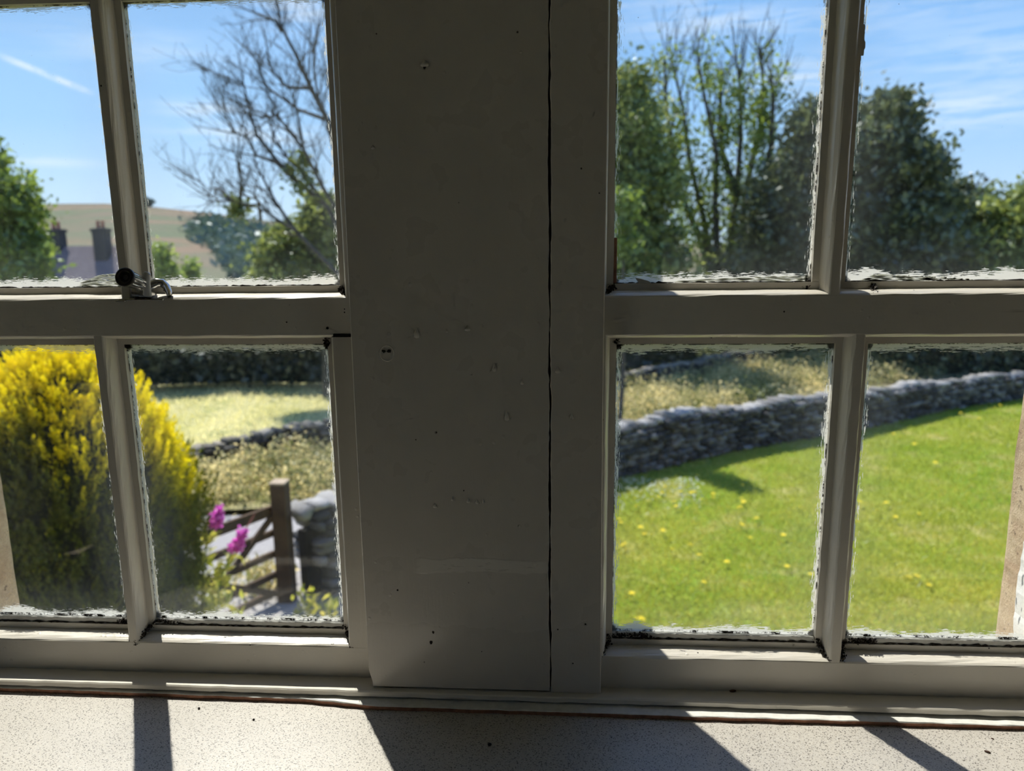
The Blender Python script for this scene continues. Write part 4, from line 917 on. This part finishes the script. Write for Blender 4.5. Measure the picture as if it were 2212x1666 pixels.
# green leafy plants at their feet and by the wall
def herb(name, label, px, py, D, r, h, n, size, mt, seed, cat='plant'):
    rs_ = np.random.RandomState(seed); c = P(px, py, D); C = np.array([c.x, c.y, 0])+np.stack([rs_.normal(size=n)*r, rs_.normal(size=n)*r, rs_.rand(n)*h], 1)
    dr = np.stack([rs_.normal(size=n)*.6, rs_.normal(size=n)*.6, np.ones(n)], 1)
    V, Q = leaf_quads(C, size, rs_, aspect=.35, direction=dr); root = empty(name, (c.x, c.y, 0)); tag(root, label, cat)
    obj('leaves', np_mesh('leaves', V, Q, np.repeat(np.clip(rs_.uniform(.1, 1, n), 0, 1), 4)), mt, root); mb = MB(); rg_ = random.Random(seed)
    for i in range(max(4, n//25)):
        q = C[rg_.randrange(n)]; mb.tube([(c.x+rg_.gauss(0, r*.3), c.y+rg_.gauss(0, r*.3), -.02), ((c.x+q[0])/2, (c.y+q[1])/2, q[2]*.6), tuple(q)], [.004, .003, .0015], 4)
    mb.build('stems', leaf_stem, root); return root
herb('leafy_plant', 'leafy green plant at the right foot of the golden conifer', 405, 1250, 4.95, .16, 1.15, 900, .05, M_grassb, 1)
herb('leafy_plant', 'green plant between the conifer and the pink flowers, low at the pane edge', 370, 1310, 4.7, .16, .85, 700, .045, M_grassb, 2)
herb('leafy_plant', 'green weeds at the base of the gatepost wall', 660, 1270, 6.2, .05, .42, 80, .05, M_grassb, 3)
herb('leafy_plant', 'green weeds in shade by the wall at the boards', 712, 1290, 6.2, .06, .30, 70, .05, M_grassb, 4)
herb('leafy_plant', 'light green tuft on the gravel below the wall', 735, 1310, 5.9, .10, .12, 160, .05, M_brleaf, 5)
herb('leafy_plant', 'yellow-green weeds growing through the gate bars', 558, 1230, 7.0, .16, .30, 300, .05, M_weed, 6)
herb('leafy_plant', 'low leafy tuft beside the gate on the gravel', 420, 1325, 5.6, .18, .25, 500, .04, M_grassb, 7)

# ------------------------------------------------------------------ gate and posts
gp = G(622, 1296); GH = 1.25
root = empty('gate_post', (gp.x, gp.y, 0)); tag(root, 'square brown timber gatepost with a pale top', 'gatepost')
mb = MB(); mb.box(gp.x-.075, gp.x+.075, gp.y-.075, gp.y+.075, -.1, GH-.02, .008); mb.build('post', M_timber, root)
mb = MB(); V = [(gp.x+sx*.076, gp.y+sy*.076, z) for z in (GH-.02, GH) for sx, sy in ((-1, -1), (1, -1), (1, 1), (-1, 1))]
mb.add(V, [(3, 2, 1, 0), (4, 5, 6, 7)]+[(i, (i+1) % 4, (i+1) % 4+4, i+4) for i in range(4)]); tag(mb.build('post_top', M_timber_top, root), 'pale sawn top')
ga = Vector((gp.x-.06, gp.y+.05, 0)); gdir = Vector((-.49, -.87, 0)).normalized(); GL = 2.35
root = empty('field_gate', ga); tag(root, 'brown five-bar timber gate half hidden behind the conifer', 'gate')
for i, (z, hh) in enumerate(((.95, .10), (.72, .065), (.50, .065), (.28, .065), (.10, .065))):
    MB().beam(ga+Vector((0, 0, z)), ga+gdir*GL+Vector((0, 0, z)), .035, hh).build('rail', M_timber, root)
MB().beam(ga+gdir*.0+Vector((0, 0, .05)), ga+gdir*.0+Vector((0, 0, 1.0)), .05, .06, gdir).build('stile', M_timber, root)
MB().beam(ga+gdir*(GL-.04)+Vector((0, 0, .05)), ga+gdir*(GL-.04)+Vector((0, 0, 1.02)), .06, .07, gdir).build('stile', M_timber, root)
MB().beam(ga+gdir*.06+Vector((.03, 0, .93)), ga+gdir*(GL*.50)+Vector((.03, 0, .10)), .03, .06).build('brace', M_timber, root)
MB().beam(ga+gdir*.10+Vector((.03, 0, .08)), ga+gdir*(GL*.52)+Vector((.03, 0, .70)), .03, .06).build('brace', M_timber, root)
fp = G(668, 955); mb = MB(); mb.tube([(fp.x, fp.y, -.1), (fp.x, fp.y, .38)], [.04, .038], 8); tag(mb.build('fence_post', M_timber), 'short dark post standing in the pasture behind the far wall', 'post')

# ------------------------------------------------------------------ dry stone walls
def dry_wall(name, label, line, hts, thick, mt, seed, sl=.24, sh=.115, capm=None):
    rng = random.Random(seed); rs_ = np.random.RandomState(seed)
    ln = np.array(line); seg = np.linalg.norm(np.diff(ln, axis=0), axis=1); cum = np.r_[0, np.cumsum(seg)]; L = cum[-1]
    root = empty(name, (line[0][0], line[0][1], 0)); tag(root, label, 'stone wall', kind='thing')
    # unit rough stone
    base = []; nf = []
    u = [(x, y, z) for x in (-1, 0, 1) for y in (-1, 0, 1) for z in (-1, 0, 1) if (x, y, z) != (0, 0, 0)]
    idx = {p: i for i, p in enumerate(u)}
    faces = []
    for ax in range(3):
        for s_ in (-1, 1):
            for a in (-1, 0):
                for b in (-1, 0):
                    q = []
                    for da, db in ((0, 0), (1, 0), (1, 1), (0, 1)):
                        p = [0, 0, 0]; p[ax] = s_; p[(ax+1) % 3] = a+da; p[(ax+2) % 3] = b+db; q.append(idx[tuple(p)])
                    faces.append(q if s_ > 0 else q[::-1])
    U = np.array(u, float); nn = np.linalg.norm(U, axis=1, keepdims=True); U = U/nn**.42
    faces = np.array(faces)
    def stones(lst):
        Vs = []; Qs = []; Ts = []
        for k, (c, ax_, sx, sy, sz, tilt) in enumerate(lst):
            u_ = U*(1+rs_.uniform(-.26, .26, U.shape)); q = u_*np.array([sx, sy, sz])*.5
            ct, st = math.cos(tilt), math.sin(tilt); q = np.stack([q[:, 0]*ct-q[:, 2]*st, q[:, 1], q[:, 0]*st+q[:, 2]*ct], 1)
            nx_ = np.array([-ax_[1], ax_[0]])
            w = np.stack([c[0]+q[:, 0]*ax_[0]+q[:, 1]*nx_[0], c[1]+q[:, 0]*ax_[1]+q[:, 1]*nx_[1], c[2]+q[:, 2]], 1); Vs.append(w); Qs.append(faces+26*k); Ts.append(np.full(26, rs_.rand()**1.6))
        return np.concatenate(Vs), np.concatenate(Qs), np.concatenate(Ts)
    body = []; cap = []
    z = .0
    course = 0
    while z < max(hts):
        hgt = sh*rng.uniform(.8, 1.25); s_ = rng.uniform(0, sl)
        while s_ < L:
            w = sl*rng.uniform(.55, 1.6); f = (s_+w/2)/L
            top = np.interp(f, np.linspace(0, 1, len(hts)), hts)*(1+.05*math.sin(s_*2.1)+.03*math.sin(s_*5))
            if z+hgt*.6 < top:
                x = np.interp(s_+w/2, cum, ln[:, 0]); y = np.interp(s_+w/2, cum, ln[:, 1]); k = min(len(seg)-1, int(np.searchsorted(cum, s_+w/2)-1)); k = max(0, k); ax_ = (ln[k+1]-ln[k])/seg[k]; nx_ = np.array([-ax_[1], ax_[0]])
                for sd in (-1, 1):
                    o_ = sd*thick*.33+rng.gauss(0, .02); body.append(((x+nx_[0]*o_, y+nx_[1]*o_, z+hgt/2), ax_, w*rng.uniform(.85, 1.05), thick*.5, hgt*rng.uniform(.8, 1.15), rng.gauss(0, .13)))
            s_ += w
        z += hgt; course += 1
    s_ = 0
    while s_ < L:
        w = sl*rng.uniform(.7, 1.5); f = s_/L; top = np.interp(f, np.linspace(0, 1, len(hts)), hts)*(1+.05*math.sin(s_*2.1)+.03*math.sin(s_*5))
        x = np.interp(s_, cum, ln[:, 0]); y = np.interp(s_, cum, ln[:, 1]); k = max(0, min(len(seg)-1, int(np.searchsorted(cum, s_)-1))); ax_ = (ln[k+1]-ln[k])/seg[k]
        cap.append(((x, y, top+rng.uniform(-.01, .04)), ax_, w*rng.uniform(.75, 1.1), thick*rng.uniform(.6, 1.0), sh*rng.uniform(.5, 1.5), rng.gauss(0, .2))); s_ += w*.92
    V, Q, T_ = stones(body); obj('wall_stones', np_mesh('wall_stones', V, Q, T_), mt, root)
    V, Q, T_ = stones(cap); o = obj('cap_stones', np_mesh('cap_stones', V, Q, np.clip(T_+.25, 0, 1)), capm or M_cap, root); tag(o, 'paler flat stones along the top')
    mb = MB()
    for i in range(len(line)-1):
        h0 = np.interp(cum[i]/L, np.linspace(0, 1, len(hts)), hts); h1 = np.interp(cum[i+1]/L, np.linspace(0, 1, len(hts)), hts); hh = min(h0, h1)*.88
        mb.beam((line[i][0], line[i][1], hh/2), (line[i+1][0], line[i+1][1], hh/2), thick*.3, hh*.9)
    mb.build('rubble_core', M_seam, root)
    return root
M_mosscap = stone_mat('mossy_cap_stone', (.16, .15, .13), (.34, .31, .26), (.20, .13, .03), 5, .02, tone=True)
M_cap = stone_mat('pale_cap_stone', (.20, .195, .19), (.44, .42, .40), (.12, .12, .12), 5, .02, tone=True)
dry_wall('dry_stone_wall', 'grey dry stone wall curving from the gatepost along the lawn', [(-2.60, 6.36)]+WA[1:], [.86, .80, .72, .62, .52, .45], .42, M_lime, 3, .18, .085)
dry_wall('dry_stone_wall', 'low mossy dark stone wall at the edge of the dry pasture', WB, [.50, .52, .50, .46, .50, .48, .46], .34, M_moss, 4, .19, .085, M_mosscap)

# ------------------------------------------------------------------ house beyond
hb = P(175, 600, 62); root = empty('stone_house', (hb.x, hb.y, -3)); tag(root, 'distant house with slate roof and two dark chimneys', 'house')
D = 62; a = P(122, 532, D); b = P(300, 530, D); ridge = a.z; xl_, xr_ = a.x-.2, b.x; yb = a.y
def hbx(nm, mt, *bx): mb_ = MB(); mb_.box(*bx); return mb_.build(nm, mt, root)
hbx('walls', M_brick, xl_+.2, xr_-.2, yb-3.3, yb+3.3, -4, ridge-3.2)
mb = MB(); V = [(xl_, yb-3.8, ridge-3.6), (xr_, yb-3.8, ridge-3.6), (xr_, yb, ridge), (xl_, yb, ridge), (xl_, yb+3.8, ridge-3.6), (xr_, yb+3.8, ridge-3.6)]
mb.add(V, [(0, 1, 2, 3), (3, 2, 5, 4), (0, 3, 4), (1, 5, 2), (0, 4, 5, 1)]); mb.build('roof', M_slate, root)
for cx_, w, yy in ((P(122, 500, D).x, 1.05, 0), (P(232, 500, D).x, 1.1, -.9)):
    ch = MB(); zt_ = P(230, 494, D).z; ch.box(cx_-w/2, cx_+w/2, yb-.45+yy, yb+.45+yy, -3.0, zt_); ch.box(cx_-w/2-.1, cx_+w/2+.1, yb-.55+yy, yb+.55+yy, zt_-.25, zt_-.05)
    c_ = ch.build('chimney', M_brick, root)
    for s_ in (-.2, .22): MB().lathe((cx_+s_, yb+yy, zt_-.02), (cx_+s_, yb+yy, zt_+1), [(0, .16), (.5, .14), (.62, .17), (.66, .13)], 10).build('chimney_pot', M_pot, c_)
hbx('gable_wall', M_brick, xl_-.35, xl_-.02, yb-3.3, yb+3.3, -4, ridge-2.0)

# ------------------------------------------------------------------ grass, weeds, flowers
def blades(name, label, pts, h, w, mt, tone, seed, cat='grass'):
    rs_ = np.random.RandomState(seed); n = len(pts); an = rs_.uniform(0, 2*math.pi, n); s = np.stack([np.cos(an), np.sin(an), np.zeros(n)], 1)*w*rs_.uniform(.6, 1.3, n)[:, None]
    hh = h*rs_.uniform(.5, 1.4, n); tip = pts+np.stack([rs_.normal(size=n)*hh*.5, rs_.normal(size=n)*hh*.5, hh], 1)
    V = np.stack([pts-s, pts+s, tip], 1).reshape(-1, 3); Q = np.arange(n*3).reshape(n, 3)
    o = obj(name, np_mesh(name, V, Q, np.repeat(tone, 3)), mt); return tag(o, label, cat, kind='stuff')
n = 130000; D_ = 5.6+11.5*rs.rand(n)**1.25; rx = rs.uniform(.03, .72, n); x = rx*D_; y = D_-.55; ok = side_wa(x, y) < -.12; x, y = x[ok], y[ok]
patch = .5+.5*np.sin(x*2.1+1.3*np.sin(y*1.7))*np.sin(y*2.6+x*.8); tone = np.clip(.12+.55*patch*rs.rand(len(x))*1.3+.035*np.clip(12-D_[ok], -4, 6)+rs.normal(size=len(x))*.18, 0, 1)
blades('lawn_grass', 'short bright green grass covering the lawn', np.stack([x, y, bumps(x, y, .015)], 1), .045, .006, M_grassb, tone, 1)
n = 26000; D_ = 9.5+11*rs.rand(n)**1.2; rx = rs.uniform(-.85, -.24, n); x = rx*D_; y = D_-.55; ok = side_wb(x, y) > .35; x, y = x[ok], y[ok]
tone = np.clip(.5+.35*np.sin(x*1.7)*np.sin(y*1.1+x)+rs.normal(size=len(x))*.2, 0, 1)
blades('pasture_grass', 'thin dry grass standing in the pasture', np.stack([x, y, zfield(x, y)], 1), .09, .012, M_dryb, tone, 2)
# weeds on the verge
C = []; T = []
for i in range(1050):
    xx = rs.uniform(-8.5, 9.5); lo = (np.interp(xx, wa[:, 0], wa[:, 1]) if xx > -2.6 else 6.4)+2.35; hi = np.interp(xx, wb[:, 0], wb[:, 1])-.25
    if hi < lo+.1: continue
    yy = rs.uniform(lo, hi); h_ = rs.uniform(.08, .46); n = 85; tt = np.clip(rs.rand()*1.1-.05+rs.normal(size=n)*.12, 0, 1)
    C.append(np.array([xx, yy, .08+h_*.5])+rs.normal(size=(n, 3))*np.array([.17, .17, h_*.33])); T.append(tt)
leafstuff('verge_weeds', 'yellow-green weeds and brambles on the verge', np.concatenate(C), np.concatenate(T), .036, M_weed, 'weeds')
# white clover patch near the wall foot, yellow flowers one by one
pts = []
for i in range(260):
    g = G(rs.uniform(1335, 1520), 1040+abs(rs.normal())*28); pts.append((g.x, g.y, .05))
pts = np.array(pts); pts = np.repeat(pts, 3, 0)+rs.normal(size=(len(pts)*3, 3))*.008
V, Q = leaf_quads(pts, .012, rs, aspect=.9); tag(obj('clover_heads', np_mesh('clover_heads', V, Q), M_white_flower), 'tiny white clover heads on the lawn near the stone wall', 'clover', kind='stuff')
yl = [(1436, 1052), (1470, 1063), (1493, 1065), (1500, 1063), (1422, 1074), (1374, 1095), (1455, 1085), (1605, 1038), (1603, 1049), (1541, 1068), (1602, 1078), (1600, 1096), (1594, 1098), (1606, 1085), (1634, 1121), (1727, 1096), (1345, 1179), (1350, 1175), (1432, 1147), (1452, 1188), (1491, 1178), (1384, 1140), (1392, 1155), (1620, 1163), (1692, 1157), (1730, 1014), (1520, 1000), (1341, 1130), (1337, 1122), (1602, 1134), (1930, 938), (1944, 946), (1913, 1012), (1857, 1085), (1914, 1087), (1935, 1118), (1985, 1112), (1852, 1128), (1932, 939), (2136, 873), (2148, 880), (2160, 876), (2020, 1000), (2100, 940), (1975, 960), (1962, 1247), (2006, 1265), (1520, 1259), (1365, 1283), (1752, 1242), (1376, 1338), (1386, 1338), (1980, 1246), (1895, 1104), (2050, 905), (2115, 905), (2075, 893), (1515, 1080), (1540, 1076), (1430, 1066), (1510, 1200), (1570, 1215), (1880, 900), (1700, 1225), (1460, 1095), (1400, 1083), (2030, 965), (1360, 1066)]
mb = MB(); nP = 10
for k in range(nP):
    a = 2*math.pi*k/nP; c, s_ = math.cos(a), math.sin(a); mb.add([(0, 0, .006), (.020*c-.006*s_, .020*s_+.006*c, .010), (.026*c, .026*s_, .013), (.020*c+.006*s_, .020*s_-.006*c, .010)], [(0, 1, 2, 3)])
mb.lathe((0, 0, .004), (0, 0, 1), [(0, .004), (.006, .010), (.010, .008), (.012, .002)], 8)
fl = mb.build('petals', M_yel); stm = MB().tube([(0, 0, -.05), (.002, 0, -.02), (0, 0, .005)], .0018, 5).build('stem', leaf_stem)
proto = empty('yellow_flower', (0, 0, 0)); fl.parent = proto; stm.parent = proto
for i, q in enumerate(yl):
    g = G(*q, .07)
    if i == 0: r_, kids = proto, []
    else:
        r_ = proto.copy(); COL.objects.link(r_)
        for ch in (fl, stm):
            c_ = ch.copy(); COL.objects.link(c_); c_.parent = r_
    r_.location = g; r_.rotation_euler = (rs.uniform(-.3, .1), rs.uniform(-.3, .3), rs.uniform(0, 6)); s_ = rs.uniform(.85, 1.45); r_.scale = (s_, s_, 1)
    tag(r_, 'small yellow flower standing in the green lawn', 'flower', 'yellow flowers on the lawn')
